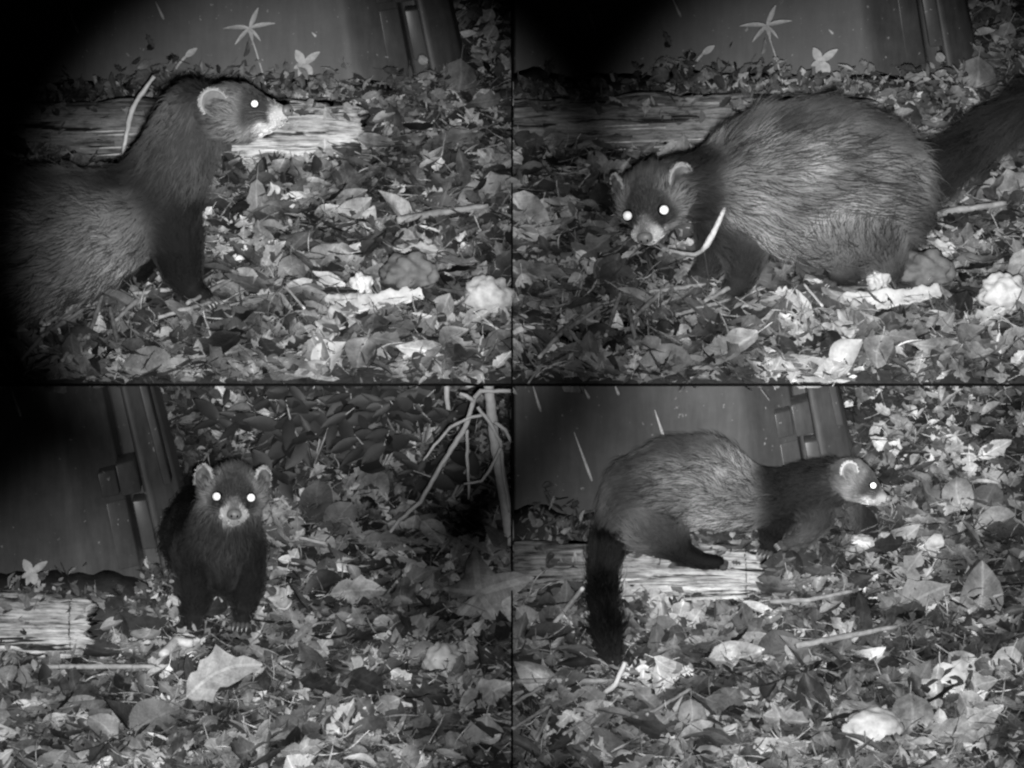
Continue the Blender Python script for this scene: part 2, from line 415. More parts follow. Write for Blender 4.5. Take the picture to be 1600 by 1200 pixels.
def blob(c, rx, ry, rz, seed, rough=0.2, sub=3, freq=2.0):
    bm = bmesh.new(); bmesh.ops.create_icosphere(bm, subdivisions=sub, radius=1.0)
    for v in bm.verts:
        d = 1 + rough * nz(v.co.x * freq + seed, v.co.y * freq, v.co.z * freq) + rough * 0.35 * nz(v.co.x * freq * 3.1, v.co.y * freq * 3.1 + seed, v.co.z * freq * 3.1)
        v.co = Vector((v.co.x * rx * d, v.co.y * ry * d, v.co.z * rz * d)) + Vector(c)
    for f in bm.faces: f.smooth = True
    return bm
def stone(i, name, label, cat, px, py, wpx, hpx, mat, seed, group=None, rough=0.34, rotz=0):
    p = gnd(i, px, py + hpx * 0.45); s_ = mpp(p)
    c = p + Vector((0, wpx * s_ * 0.3, hpx * s_ * 0.58))
    o = obj(name, blob((0, 0, 0), wpx * s_ / 2, wpx * s_ * 0.42, hpx * s_ / 2, seed, rough, 4, 2.4), None, MAT[mat])
    o.location = c; o.rotation_euler = (0, rotz, 0); tag(o, label, cat, group); return o
def scrap(i, name, label, cat, pts, wpx, mat, seed=1, lift=0.012):
    # torn flat piece with thickness, crumpled along its length
    P_ = [q + Vector((0, 0, lift)) for q in px_path(i, pts)]; s_ = mpp(P_[0])
    Q, W = resample(P_, [w_ * s_ for w_ in wpx], 0.004, 0.001, seed); n = len(Q); V, F = [], []; m = 6
    for k, q in enumerate(Q):
        d = (Q[min(k + 1, n - 1)] - Q[max(k - 1, 0)]).normalized(); sd = d.cross(TOW + Vector((0, 0, 0.5))).normalized(); nn = sd.cross(d)
        for j in range(m):
            u = j / (m - 1) * 2 - 1; w_ = W[k] * (1 + 0.55 * nz(k * 0.55, u * 1.2, seed)) * (0.25 if k in (0, n - 1) else 1)
            V.append(tuple(q + sd * (u * w_) + nn * (w_ * (0.55 * nz(k * 0.4, u * 1.6, seed + 5) + 0.35 * (u * u - 0.5)))))
    for k in range(n - 1):
        for j in range(m - 1): c = k * m + j; F.append((c, c + 1, c + m + 1, c + m))
    o = obj(name, mesh_np(name, V, F, MAT[mat])); so = o.modifiers.new('t', 'SOLIDIFY'); so.thickness = 0.0018
    tag(o, label, cat); return o
def hero_leaf(i, px, py, Lpx, rz, tilt, kind, label, mat=None, roll=0.0, lift=0.012):
    """a large leaf of the litter that can be told apart; rz turns it in the picture, tilt raises it towards the camera"""
    p = gnd(i, px, py) + Vector((0, 0, lift)); s_ = mpp(p)
    o = bpy.data.objects.new('leaf', LM[kind].copy()); link(o, GROUND[i])
    if mat or (label and 'pale' in label): o.data.materials[0] = MAT[mat or 'pale_leaf']
    o.location = p; o.scale = (Lpx * s_,) * 3
    o.rotation_euler = (Matrix.Rotation(tilt, 3, 'X') @ Matrix.Rotation(rz, 3, 'Z') @ Matrix.Rotation(roll, 3, 'X')).to_euler()
    if label: o['label'] = label
    return o

# ------------------------------------------------------------------ compost bin, log
def build_bin(i):
    p = PAN[i]; bp = mg(i, 600, 152); s_ = mpp(bp); yb = bp.y; zb = p['z'] - 0.004
    xr = lambda mx: at(*mpx(i, mx, 152), yb).x
    H = 0.30 if i < 2 else 0.247
    left = -0.72 if i % 2 == 0 else 0.0018
    # plan of the base: x, depth; the walls lean in as they rise
    plan = [(left, 0.0), (xr(300), 0.0), (xr(550), 0.0), (xr(566), 0.0012), (xr(582), 0.005), (xr(615), 0.016), (xr(650), 0.030),
            (xr(653), 0.055), (xr(678), 0.060), (xr(681), 0.036), (xr(692), 0.036), (xr(722), 0.052), (xr(734), 0.064), (xr(738), 0.09), (xr(640), 0.30)]
    plan += [(left, 0.30)]
    tap = 0.22; k0 = 0.10
    root = empty('compost_bin', Vector(((xr(400)), yb, zb)))
    def wall(x, d, z):
        lean = (x - xr(300)) / max(1e-6, xr(724) - xr(300)); lean = max(0.0, min(1.0, lean))
        return Vector((x - tap * lean * z if x > left + 1e-4 else x, yb + d + k0 * z, zb + z))
    V, F = [], []; nz_ = 9; n = len(plan)
    for a in range(nz_):
        z = H * a / (nz_ - 1)
        V += [tuple(wall(x, d, z)) for x, d in plan]
    for a in range(nz_ - 1):
        for b in range(n): b2 = (b + 1) % n; F.append((a * n + b, a * n + b2, (a + 1) * n + b2, (a + 1) * n + b))
    F.append(tuple((nz_ - 1) * n + b for b in range(n)))
    me = mesh_np('body', V, F, MAT['bin'], False)
    b = child('body', me, root)
    md = b.modifiers.new('bevel', 'BEVEL'); md.width = 0.004; md.segments = 3; md.limit_method = 'ANGLE'; md.angle_limit = R(14); md.harden_normals = False
    for f in me.polygons: f.use_smooth = True
    md2 = b.modifiers.new('wn', 'WEIGHTED_NORMAL'); md2.keep_sharp = False
    def strip(name, mx0, mx1, d0, d1, z0, z1, th, mat):
        z1 = min(z1, H); sh = tap * 0.8 * (z0 + z1) / 2; x0, x1 = xr(mx0) + sh, xr(mx1) + sh
        if z1 <= z0: return
        bm = bmesh.new(); vs = []
        for z in (z0, z1):
            for x, d in ((x0, d0 - th), (x1, d1 - th), (x1, d1 + 0.012), (x0, d0 + 0.012)): vs.append(bm.verts.new(wall(x, d, z)))
        for f in ((0, 1, 2, 3), (7, 6, 5, 4), (0, 4, 5, 1), (1, 5, 6, 2), (2, 6, 7, 3), (3, 7, 4, 0)): bm.faces.new([vs[k] for k in f])
        bmesh.ops.recalc_face_normals(bm, faces=bm.faces)
        bmesh.ops.bevel(bm, geom=bm.edges[:], offset=0.0016, segments=2, affect='EDGES', profile=0.5)
        for f in bm.faces: f.smooth = True
        child(name, bm, root, MAT[mat])
    zpx = lambda my: (152 - my) / 1600.0 / math.cos(PITCH) * 1.0 * (s_ * 1600)
    strip('latch_rib', 600, 632, 0.022, 0.034, zpx(110), zpx(8), 0.006, 'bin')
    strip('latch_rib', 640, 664, 0.036, 0.040, zpx(86), zpx(12), 0.008, 'bin')
    strip('latch_lip', 583, 612, 0.016, 0.026, zpx(-6), zpx(-44), 0.012, 'bin')
    strip('latch_lip', 614, 646, 0.026, 0.038, zpx(-4), zpx(-52), 0.014, 'bin')
    strip('corner_rib', 672, 684, 0.030, 0.034, zpx(-14), zpx(-330), 0.007, 'bin')
    sc = [(105, 8, 122, 52), (243, 2, 256, 30), (487, 50, 494, 57)] if i < 2 else \
         ([(440, -195, 458, -145), (488, 105, 497, 112)] if i == 2 else [(208, -92, 220, -52), (335, -95, 342, -78), (272, -20, 300, 56), (398, -55, 412, -12), (288, -88, 296, -72), (178, 48, 186, 72)])
    for (x0, y0_, x1, y1_) in sc:
        a0 = at(*mpx(i, x0, y0_), yb); 
        # on the leaning wall
        def on(mx, my):
            q = at(*mpx(i, mx, my), yb)
            for _ in range(4): q = at(*mpx(i, mx, my), yb + k0 * (q.z - zb) + max(0, (mx - 540)) * 0.0)
            return q + Vector((0, -0.0006, 0))
        A, B = on(x0, y0_), on(x1, y1_); side = Vector((1, 0, 0.2))
        wv = [0.0004, 0.0012, 0.0018, 0.0012]; pts = [A, A.lerp(B, 0.4), A.lerp(B, 0.8), B]
        if i % 2 and min(A.x, B.x) < 0.004: continue
        V, F = tube(pts, wv, 5); child('scratch', mesh_np('scratch', V, F, MAT['scratch']), root)
    tag(root, ['black plastic compost bin behind the log and the upright polecat, upper left', 'black plastic compost bin behind the curled polecat, upper right',
               'black plastic compost bin with latch beside the front-facing polecat, lower left', 'scratched dark compost bin behind the polecat on the log, lower right'][i], 'compost bin', 'compost bin in each frame')
for i in range(4): build_bin(i)

def build_log(i):
    p = PAN[i]; base = mg(i, 560, 252); s_ = mpp(base)
    r0 = (51, 51, 50, 43)[i] * s_
    xe = base.x + 10 * s_; xl = max(p['x0'], mg(i, -80, 252).x) if i % 2 == 0 else 0.0022
    if i % 2 == 0: xl = -0.70
    cy, cz = base.y + r0, p['z'] + r0 * 0.86
    root = empty('log', Vector(((xl + xe) / 2, cy, p['z'])))
    rs_ = random.Random(3); nx, na = 110, 96; V, F = [], []; AG = []
    m0 = mpx(i, 0, 0)[0]
    for a in range(nx):
        t = a / (nx - 1); x = xl + (xe - xl) * t
        mx = (xe - x) / s_                                   # distance from the sawn end, in photo pixels: same grain in every frame
        for b in range(na):
            an = 2 * math.pi * b / na
            gr = nz(math.cos(an) * 9, math.sin(an) * 9, mx * 0.004) * 0.12 + nz(math.cos(an) * 17, math.sin(an) * 17, mx * 0.011 + 4) * 0.11
            ck = abs(nz(math.cos(an) * 4.5 + 3, math.sin(an) * 4.5, mx * 0.0022 + 7)); crk = max(0, 1 - ck / 0.07); gr -= 0.3 * crk; c2 = max(0, 1 - abs(nz(math.cos(an) * 11 + 9, math.sin(an) * 11, mx * 0.005 + 3)) / 0.09); gr -= 0.1 * c2
            r_ = r0 * (1 + gr + 0.10 * nz(mx * 0.012, an * 0.8, 2) + 0.06 * nz(mx * 0.035, an * 2, 6) - 0.08 * math.cos(2 * an) * 0.5 - 0.12 * max(0, (mx - 250) / 400))
            dx = 0
            if a > nx - 9: dx = (0.014 * nz(b * 0.22, 3, 1) + 0.010 * nz(b * 0.9, 1, 1)) * (a - nx + 9) / 8 - 0.004
            V.append((x + dx, cy + r_ * math.cos(an), cz + r_ * math.sin(an) * (1 - 0.10 * max(0, 1 - mx / 60)) + 0.005 * math.sin(mx * 0.006) - 0.004)); AG.append((1 - 0.8 * crk) * (1 - 0.5 * c2) * (0.3 + 0.85 * max(0.0, min(1.0, (330 - mx) / 200 + 0.5 * nz(mx * 0.02, an * 1.5, 8))) * (0.55 + 0.45 * max(0.0, min(1.0, 0.5 - math.sin(an) * 1.2 + 0.5 * nz(an * 3, mx * 0.006, 2))))))  # weathered tone; cracks darkened too, their shade painted into the colour
    for a in range(nx - 1):
        for b in range(na): b2 = (b + 1) % na; F.append((a * na + b, a * na + b2, (a + 1) * na + b2, (a + 1) * na + b))
    c = len(V); V.append((xe - 0.012, cy, cz)); AG.append(0.1)
    for b in range(na): F.append(((nx - 1) * na + b, (nx - 1) * na + (b + 1) % na, c))
    child('wood', mesh_np('wood', V, F, MAT['wood'], True, {'age_shade': ('FLOAT', AG)}), root)
    # bark left on the older half
    for q in range(5):
        mx0 = [300, 200, 60, 420, 330][q]; L_ = [330, 190, 120, 250, 200][q] * s_; a0 = [1.9, 3.0, 4.0, 3.5, 2.6][q]; da = [0.75, 0.4, 0.35, 0.5, 0.4][q]
        V, F = [], []; n1, n2 = 22, 9
        for a in range(n1):
            x = xe - mx0 * s_ - L_ * a / (n1 - 1); edge = math.sin(math.pi * (0.06 + 0.88 * a / (n1 - 1))) ** 0.5
            for b in range(n2):
                an = a0 + da * (b / (n2 - 1) - 0.5) * 2 * edge * (1 + 0.4 * nz(a * .5, b, q)); 
                r_ = r0 * (1.06 + 0.05 * nz(a * 0.8, b * 0.9, q + 3)) * (1 - 0.12 * max(0, ((xe - x) / s_ - 250) / 400))
                V.append((max(x, xl), cy + r_ * math.cos(an), cz + r_ * math.sin(an)))
        for a in range(n1 - 1):
            for b in range(n2 - 1): k = a * n2 + b; F.append((k, k + 1, k + n2 + 1, k + n2))
        if min(v[0] for v in V) <= xl + 1e-6 and i % 2: continue
        child('bark', mesh_np('bark', V, F, MAT['bark']), root)
    for q in range(26):                                      # splinters standing off the split face
        an = rs_.uniform(2.6, 4.5); mx0 = rs_.uniform(10, 420); L_ = rs_.uniform(40, 130) * s_
        x = xe - mx0 * s_; r1 = r0 * 1.03; r2 = r0 * rs_.uniform(1.06, 1.14)
        if x - L_ < xl: continue
        A = Vector((x, cy + r1 * math.cos(an), cz + r1 * math.sin(an))); B = Vector((x - L_, cy + r2 * math.cos(an + .06), cz + r2 * math.sin(an + .06)))
        V, F = tube([A, A.lerp(B, .5), B], [0.0012, 0.0015, 0.0004], 5); child('splinter', mesh_np('splinter', V, F, MAT['wood'], True, {'age_shade': ('FLOAT', [1.0] * len(V))}), root)
    tag(root, ['split weathered log behind the polecat stretching its neck, upper left', 'split weathered log behind the curled polecat, upper right',
               'short end of split log under the clover, lower left', 'pale split log that the hunched polecat stands on'][i], 'log', 'log in each frame')
    return cy, cz, r0
LOG = [build_log(i) for i in range(4)]

# ------------------------------------------------------------------ seedlings, twigs, stones
def leaflet(L_, wd, droop, seed):
    V, F = [], []; n = 6
    for a in range(n):
        t = a / (n - 1); w_ = wd * L_ * math.sin(math.pi * min(0.97, 0.06 + 0.94 * t)) ** 0.7
        for u in (-1, 0, 1): V.append(Vector((t * L_, u * w_, -droop * L_ * t * t - 0.06 * L_ * (1 - abs(u)))))
    for a in range(n - 1):
        for b in range(2): k = a * 3 + b; F.append((k, k + 1, k + 4, k + 3))
    return V, F
def seedling(i, label, stem, leaves, mat='green', rpx=1.6, group='seedlings sprouting along the log'):
    """stem: picture points from the ground up; leaves: (point along stem 0..1, angle in picture, towards camera, length px, width, droop)"""
    P_ = px_path(i, stem); s_ = mpp(P_[0]); root = empty('seedling', P_[0])
    Q, rad = resample(P_, [rpx * s_] * len(P_), 0.006, 0.0004, 3)
    V, F = tube(Q, rad, 6); child('stem', mesh_np('stem', V, F, MAT[mat]), root)
    for q, (t, an, tc, Lp, wd, dr) in enumerate(leaves):
        o_ = Q[min(len(Q) - 1, int(t * (len(Q) - 1) + 0.5))]
        d = (RGT * math.cos(R(an)) + UPV * math.sin(R(an)) + TOW * tc).normalized()
        nrm = (TOW + UPV * 0.35 - d * (TOW + UPV * 0.35).dot(d)).normalized(); sd = nrm.cross(d)
        V, F = leaflet(Lp * s_, wd, dr, q)
        V = [tuple(o_ + d * v.x + sd * v.y + nrm * v.z) for v in V]
        child('leaf', mesh_np('leaf', V, F, MAT[mat]), root)
    tag(root, label, 'seedling', group); return root
WH = ['upper left', 'upper right', 'lower left', 'lower right']
def mstem(i, pts): return [mpx(i, *q[:2]) + tuple(q[2:]) for q in pts]
for i in range(4):
    if i != 2 and i != 3:
        seedling(i, 'tall thin-stemmed seedling with drooping narrow leaves against the bin, ' + WH[i], mstem(i, [(422, 164), (405, 96, 0), (394, 62, 0), (390, 44, 0)]),
                 [(1, 168, 0.5, 34, 0.11, 0.7), (1, 68, 0.3, 34, 0.12, 0.15), (1, 22, 0.5, 34, 0.11, 0.6), (0.98, 222, 0.6, 30, 0.11, 0.5), (0.97, 285, 0.7, 22, 0.14, 0.3), (0.96, 130, 0.2, 18, 0.13, 0.3), (0.98, 318, 0.8, 24, 0.11, 0.5)])
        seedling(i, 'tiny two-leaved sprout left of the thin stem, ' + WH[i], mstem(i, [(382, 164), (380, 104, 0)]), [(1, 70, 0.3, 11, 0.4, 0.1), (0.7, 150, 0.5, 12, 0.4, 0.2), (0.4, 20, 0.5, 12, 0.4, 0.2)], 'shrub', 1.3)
        seedling(i, 'stubby sprout with pale upright leaf leaning right above the log, ' + WH[i], mstem(i, [(258, 164), (276, 104, 0), (290, 88, 0)]), [(1, 35, 0.2, 22, 0.25, 0.05), (0.4, 120, 0.5, 20, 0.35, 0.2), (0.2, 200, 0.5, 30, 0.3, 0.3), (0.3, 250, 0.6, 26, 0.35, 0.3)], 'green', 2.6)
        seedling(i, 'pair of small rounded leaves at the foot of the thin stem, ' + WH[i], mstem(i, [(430, 164), (430, 138, 0)]), [(1, 40, 0.5, 17, 0.4, 0.1), (1, 150, 0.5, 16, 0.4, 0.1), (0.5, 195, 0.4, 20, 0.4, 0.2)], 'green', 1.3)
    if i != 3:
        seedling(i, 'clover-like seedling with round leaflets in front of the bin, ' + WH[i], mstem(i, [(487, 164), (478, 118, 0), (474, 100, 0)]),
                 [(1, 118, 0.4, 25, 0.3, 0.05), (1, 36, 0.4, 33, 0.19, 0.05), (1, 205, 0.5, 17, 0.28, 0.1), (1, 305, 0.6, 26, 0.32, 0.1), (1, 250, 0.6, 22, 0.22, 0.1)])
# broken stalks standing in the debris behind the log
for i in (0, 1, 3):
    for q, (x0, y0, x1, y1) in enumerate([(116, 166, 97, 132), (160, 166, 147, 118), (224, 166, 220, 107)]):
        a = mpx(i, x0, y0); b = mpx(i, x1, y1)
        if a[0] < PAN[i]['ox'] + 8 or (i == 3 and q < 2): continue
        stick(i, 'stalk', ['broken pale stalk leaning left in shadow behind the log', 'short cut stalk standing near the middle of the debris behind the log', 'thin upright stalk nearest the animal behind the log'][q] + ', ' + WH[i], 'stalk',
              [a, b + (0,)], 3.2 if q < 2 else 1.6, 'twig_mid', 'broken stalks behind the log', 0.0003, q)

def debris(i):
    """heap of leaf scraps and moss banked against the bin along the back of the log"""
    rs_ = random.Random(77); V, F, U, T = [], [], [], []; n0 = 0
    for _ in range(1500):
        mx = rs_.uniform(-20, 700); px, py0 = mpx(i, mx, 0)
        if px < PAN[i]['ox'] + 4 or px > PAN[i]['ox'] + 796: continue
        hump = 44 + 26 * nz(mx * 0.011, 2, 5) + (24 if 230 < mx < 345 else 0) + (12 if 480 < mx < 560 else 0)
        if mx < 90: hump *= 0.8
        my = 166 - abs(rs_.gauss(0, 0.5)) * hump
        yb = mg(i, 600, 168).y - rs_.uniform(0.0, 0.05)
        pos = at(*mpx(i, mx, my), yb); L_ = rs_.uniform(8, 30) * mpp(pos)
        v, f, u = SMALL[rs_.randrange(6)] if rs_.random() < 0.55 else SH[rs_.randrange(NS - 1)]
        P_ = (v * L_) @ rotm(rs_.uniform(0, 6.28), rs_.gauss(0.5, 0.6), rs_.gauss(0, 0.6)).T + np.array(pos)
        if (P_[:, 0].min() < 0.002 if i % 2 else P_[:, 0].max() > -0.002): continue
        V.append(P_); F += [tuple(k + n0 for k in q) for q in f]; U.append(u); T.append(np.full(len(v), rs_.uniform(0.05, 0.85))); n0 += len(v)
    cy, cz, r0 = LOG[i]; xe = mg(i, 560, 252).x
    for _ in range(150):
        x = xe - abs(rs_.uniform(0, 600)) * r0 / 51; an = rs_.choice((rs_.gauss(1.9, 0.35), rs_.gauss(2.1, 0.3), rs_.gauss(3.7, 0.3))); L_ = rs_.uniform(8, 30) * r0 / 51
        if x < PAN[i]['x0'] or (i % 2 and x < 0.02): continue
        v, f, u = SMALL[rs_.randrange(8)] if rs_.random() < 0.5 else SH[rs_.randrange(NS - 1)]
        P_ = (v * L_) @ rotm(rs_.uniform(0, 6.28), rs_.gauss(0.5, 0.4), rs_.gauss(0, 0.4)).T + np.array((x, cy + r0 * 1.08 * math.cos(an), cz + r0 * 1.08 * math.sin(an)))
        V.append(P_); F += [tuple(k + n0 for k in q) for q in f]; U.append(u); T.append(np.full(len(v), rs_.uniform(0.1, 0.8))); n0 += len(v)
    me = mesh_np('debris_heap', np.concatenate(V), F, MAT['litter'], True, {'luv': ('FLOAT_VECTOR', np.concatenate(U)), 'tone': ('FLOAT', np.concatenate(T))})
    tag(obj('debris_heap', me, GROUND[i]), None, None, None, 'stuff')
    # bank of earth under it
    a, b = mg(i, -60, 168), mg(i, 690, 168); xl, xr = (-0.7 if i % 2 == 0 else 0.002), b.x
    V, F = [], []; n = 70
    for k in range(n):
        x = xl + (xr - xl) * k / (n - 1); h = 0.034 + 0.012 * nz(x * 22, 1, 4) - 0.02 * max(0, (k / (n - 1) - 0.85) / 0.15)
        for y, z in ((b.y - 0.085, -0.01), (b.y - 0.055, h * 0.55), (b.y - 0.02, h), (b.y + 0.03, h), (b.y + 0.06, 0)):
            V.append((x, y + 0.006 * nz(x * 40, z * 90, 2), PAN[i]['z'] + z + 0.004 * nz(x * 70, y * 60, 1)))
    for k in range(n - 1):
        for j in range(4): c = k * 5 + j; F.append((c, c + 5, c + 6, c + 1))
    child_ = obj('earth_bank', mesh_np('earth_bank', V, F, MAT['soil']), GROUND[i])
for i in range(4): debris(i)

# upper left
stick(0, 'twig', 'pale jointed twig propped on the log left of the neck', 'twig', [(188, 270), (192, 240, -0.012), (198, 210, -0.012), (206, 172, -0.012), (213, 158, -0.012), (241, 119, -0.012)], [2.2, 2.8, 3.2, 5.2, 3.6, 3.0], 'bone', None, 0.0008, 2, 0.5)
# upper right
def propped_twig():
    y0 = gnd(1, 1330, 445).y - 0.075; P_ = lambda x, y, d=0.0: at(x, y, y0 + d); f0 = P_(1100, 470); f0.z = hgt(1, f0.x, f0.y); root = empty('twig', f0); s_ = mpp(f0)
    for nm, pts, rad, mt in (('stem', [P_(1097, 392), P_(1104, 383), P_(1114, 366), P_(1124, 345), P_(1133, 322)], [3.5, 5.8, 4.6, 4.2, 3], 'bone'), ('side_shoot', [P_(1046, 391), P_(1066, 396), P_(1086, 398), P_(1097, 392)], [2.6, 3.2, 3.2, 3.5], 'twig_mid'), ('stalk', [f0, P_(1108, 440, .01), P_(1100, 392, .003)], [1.4, 1.2, 1.2], 'twig_dark')):
        Q, rr = resample(pts, [q * s_ for q in rad], 0.005, 0.0004, 4); V, F = tube(Q, rr, 8, 0.5, 3); child(nm, mesh_np(nm, V, F, MAT[mt]), root)
    tag(root, 'bright bent twig under the curled polecat neck', 'twig')
propped_twig()
stick(1, 'twig', 'black stub of twig lying across the log, upper right', 'twig', [(1051, 226), (1047, 205, -0.012), (1042, 180, -0.0)], [4, 4.5, 4], 'twig_dark', None, 0.0004, 4)
for i in (0, 1):
    w_ = WH[i]
    stick(i, 'stick', 'straight grey stick lying across leaves at right edge, ' + w_, 'stick', mstem(i, [(622, 375), (690, 362), (762, 352)]), [6, 5.5, 4.5], 'twig_mid', None, 0.0008, 5, 0.35, 0.016)
    stone(i, 'stone', 'round pale lumpy stone in the right corner of litter, ' + w_, 'stone', *mpx(i, 762, 478), 74, 62, 'stone', 3)
    stone(i, 'stone', 'dark smooth mound-shaped stone above the white scrap, ' + w_, 'stone', *mpx(i, 642, 442), 84, 62, 'stone_dark', 8)
    scrap(i, 'bark_scrap', 'long white torn bark scrap on litter, ' + w_, 'bark scrap', mstem(i, [(508, 490), (560, 500), (600, 494), (664, 484)]), [6, 15, 13, 9], 'white', 6)
    scrap(i, 'bark_scrap', 'pale crumpled scrap standing under the long white one, ' + w_, 'bark scrap', mstem(i, [(500, 556), (520, 530), (540, 505)]), [14, 22, 14], 'white', 9)
    scrap(i, 'bark_scrap', 'short white splinter of bark left of the dark stone, ' + w_, 'bark scrap', mstem(i, [(498, 460), (520, 466), (540, 470)]), [6, 6, 3], 'white', 12)
    stone(i, 'fungus', 'small white knobbly lump between bark scraps, ' + w_, 'fungus', *mpx(i, 565, 458), 34, 46, 'stone', 21, None, 0.5)
    stick(i, 'bark_curl', 'dark rolled strip of bark behind the white scrap, ' + w_, 'bark', mstem(i, [(450, 460), (500, 482), (572, 478)]), [10, 12, 9], 'bark', None, 0.001, 3, 0.2, 0.008)
    stick(i, 'stick', 'thin straw angled among leaves below the bark curl, ' + w_, 'stick', mstem(i, [(446, 484), (476, 520)]), 2.2, 'twig_pale', None, 0.0004, 7, 0.2, 0.02)
    for q, (x, y, w2, h2) in enumerate([(385, 395, 20, 17), (428, 388, 26, 18), (372, 405, 18, 14)] if i == 0 else []):
        stone(i, 'pebble', ['middle pale pebble right of the front paw', 'largest white pebble right of the dark paw', 'leftmost pale pebble beside the paw'][q] + ', ' + w_, 'pebble', x, y, w2, h2, 'bean', q, 'pebbles near the paw')
    hero_leaf(i, *mpx(i, 583, 358), 44, R(85), R(55), 14, 'pale upright pointed leaf, ' + w_, 'green')
    hero_leaf(i, *mpx(i, 712, 232), 92, R(8), R(40), 4, 'large dull leaf at right, ' + w_)
    hero_leaf(i, *mpx(i, 770, 318), 120, R(20), R(40), 5, 'wide pale folded leaf at right edge, ' + w_)
    hero_leaf(i, *mpx(i, 552, 345), 70, R(35), R(50), 3, None)
    hero_leaf(i, *mpx(i, 440, 330), 70, R(120), R(45), 6, None)
    hero_leaf(i, *mpx(i, 405, 520), 100, R(-30), R(45), 4, 'broad grey leaf in front, ' + w_)
    hero_leaf(i, *mpx(i, 115, 582), 90, R(15), R(40), 1, 'pale lobed leaf in the lower left corner, ' + w_)
    hero_leaf(i, *mpx(i, 660, 575), 90, R(160), R(40), 4, None)
    hero_leaf(i, *mpx(i, 520, 580), 80, R(60), R(40), 14, None, 'green')
    for q in range(9):
        x, y = [(120, 560), (150, 520), (180, 540), (250, 480), (330, 480), (210, 500), (100, 530), (290, 510), (60, 560)][q]; an = [60, 75, 100, 10, 35, 50, 40, 20, 55][q]
        l2 = 45; dx, dy = l2 * math.cos(R(an)), -l2 * 0.8 * math.sin(R(an))
        stick(i, 'stem', 'dry straw in litter under the animal, ' + ['third from left', 'fourth from left', 'fifth from left', 'third from right', 'rightmost', 'sixth from left', 'second from left', 'second from right', 'leftmost'][q] + ' of nine, ' + w_, 'stem',
              mstem(i, [(x - dx, y - dy), (x, y), (x + dx, y + dy)]), [3, 4, 2.5], 'twig_mid', 'dry stems in the litter, ' + w_, 0.0012, q, 0.4, 0.012)
# lower left: dead branch, pole, dim undergrowth, partly added to darken the background
stick(2, 'pole', 'pale upright pole at the right edge behind the branch', 'pole', [(798, 858), (790, 790, 0), (772, 680, 0), (762, 590, 0)], [9, 9.5, 9, 8], 'branch', None, 0.0004, 2, 0.15)
def branch_tree():
    y0 = gnd(2, 598, 862).y; P_ = lambda x, y, d=0.0: at(x, y, y0 + d)
    root = empty('branch', P_(598, 862)); s_ = mpp(root.location)
    for q, (pts, rad) in enumerate([
        ([(598, 862), (604, 838), (625, 812), (657, 784), (690, 726), (727, 668), (742, 620), (752, 611), (800, 611)], [1.8, 2.8, 3.2, 3.6, 3.9, 4.2, 4, 3.6, 3.2]),
        ([(730, 672), (730, 720), (733, 762), (732, 780)], [2.6, 2.4, 2.2, 1.6]), ([(755, 648), (735, 652), (703, 668), (680, 695), (661, 719)], [2.6, 2.6, 2.5, 2.3, 1.6]),
        ([(746, 636), (764, 658), (782, 690), (786, 740), (796, 800)], [2.8, 3, 3, 2.6, 2.2]), ([(773, 660), (790, 672), (800, 692)], [3, 3, 2.6]), ([(783, 700), (765, 735), (752, 752), (725, 756)], [3, 2.6, 2.2, 1.8]),
        ([(740, 626), (728, 618), (718, 615)], [4, 3.2, 2.4])]):
        Q, rr = resample([P_(x, y, 0.0 if q == 0 else -0.004 * q) for x, y in pts], [r_ * s_ for r_ in rad], 0.006, 0.001, q + 3)
        V, F = tube(Q, rr, 8, 0.35, q); child('stem' if q == 0 else 'twig', mesh_np('branch', V, F, MAT['branch']), root)
    tag(root, 'forked dead branch arching down in front of the pole', 'branch')
branch_tree()
stick(2, 'twig', 'short pale twig hanging left of the pole top', 'twig', [(700, 668), (700, 640, 0), (697, 596, 0)], [2.5, 4, 5], 'branch', None, 0.0006, 4)
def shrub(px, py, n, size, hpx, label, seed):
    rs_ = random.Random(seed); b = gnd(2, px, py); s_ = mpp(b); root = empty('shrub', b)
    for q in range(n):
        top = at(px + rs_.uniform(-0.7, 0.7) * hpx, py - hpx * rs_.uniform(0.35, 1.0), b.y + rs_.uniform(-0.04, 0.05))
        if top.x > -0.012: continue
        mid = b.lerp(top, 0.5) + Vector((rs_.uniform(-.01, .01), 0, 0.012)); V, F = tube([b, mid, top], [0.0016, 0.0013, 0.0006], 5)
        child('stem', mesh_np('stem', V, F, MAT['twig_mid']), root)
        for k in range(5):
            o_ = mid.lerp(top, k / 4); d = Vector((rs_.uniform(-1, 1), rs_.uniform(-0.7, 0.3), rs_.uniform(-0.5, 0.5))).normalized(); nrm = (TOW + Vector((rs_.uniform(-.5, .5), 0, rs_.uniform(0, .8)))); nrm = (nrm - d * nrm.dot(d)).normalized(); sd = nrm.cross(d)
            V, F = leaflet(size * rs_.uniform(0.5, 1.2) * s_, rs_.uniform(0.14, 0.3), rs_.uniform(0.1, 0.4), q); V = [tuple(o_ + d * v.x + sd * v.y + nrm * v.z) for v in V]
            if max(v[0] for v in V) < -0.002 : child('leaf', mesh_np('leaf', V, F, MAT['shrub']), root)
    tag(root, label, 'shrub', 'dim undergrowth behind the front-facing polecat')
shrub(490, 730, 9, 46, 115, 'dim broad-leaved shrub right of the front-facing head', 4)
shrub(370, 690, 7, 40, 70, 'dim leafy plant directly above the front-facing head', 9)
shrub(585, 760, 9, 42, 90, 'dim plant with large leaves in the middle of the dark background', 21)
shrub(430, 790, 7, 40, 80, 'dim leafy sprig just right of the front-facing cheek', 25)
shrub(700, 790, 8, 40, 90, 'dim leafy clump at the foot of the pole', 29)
shrub(560, 668, 12, 40, 70, 'near-black bush added to darken the top centre of the lower left frame', 33)  # added only to blacken the background here
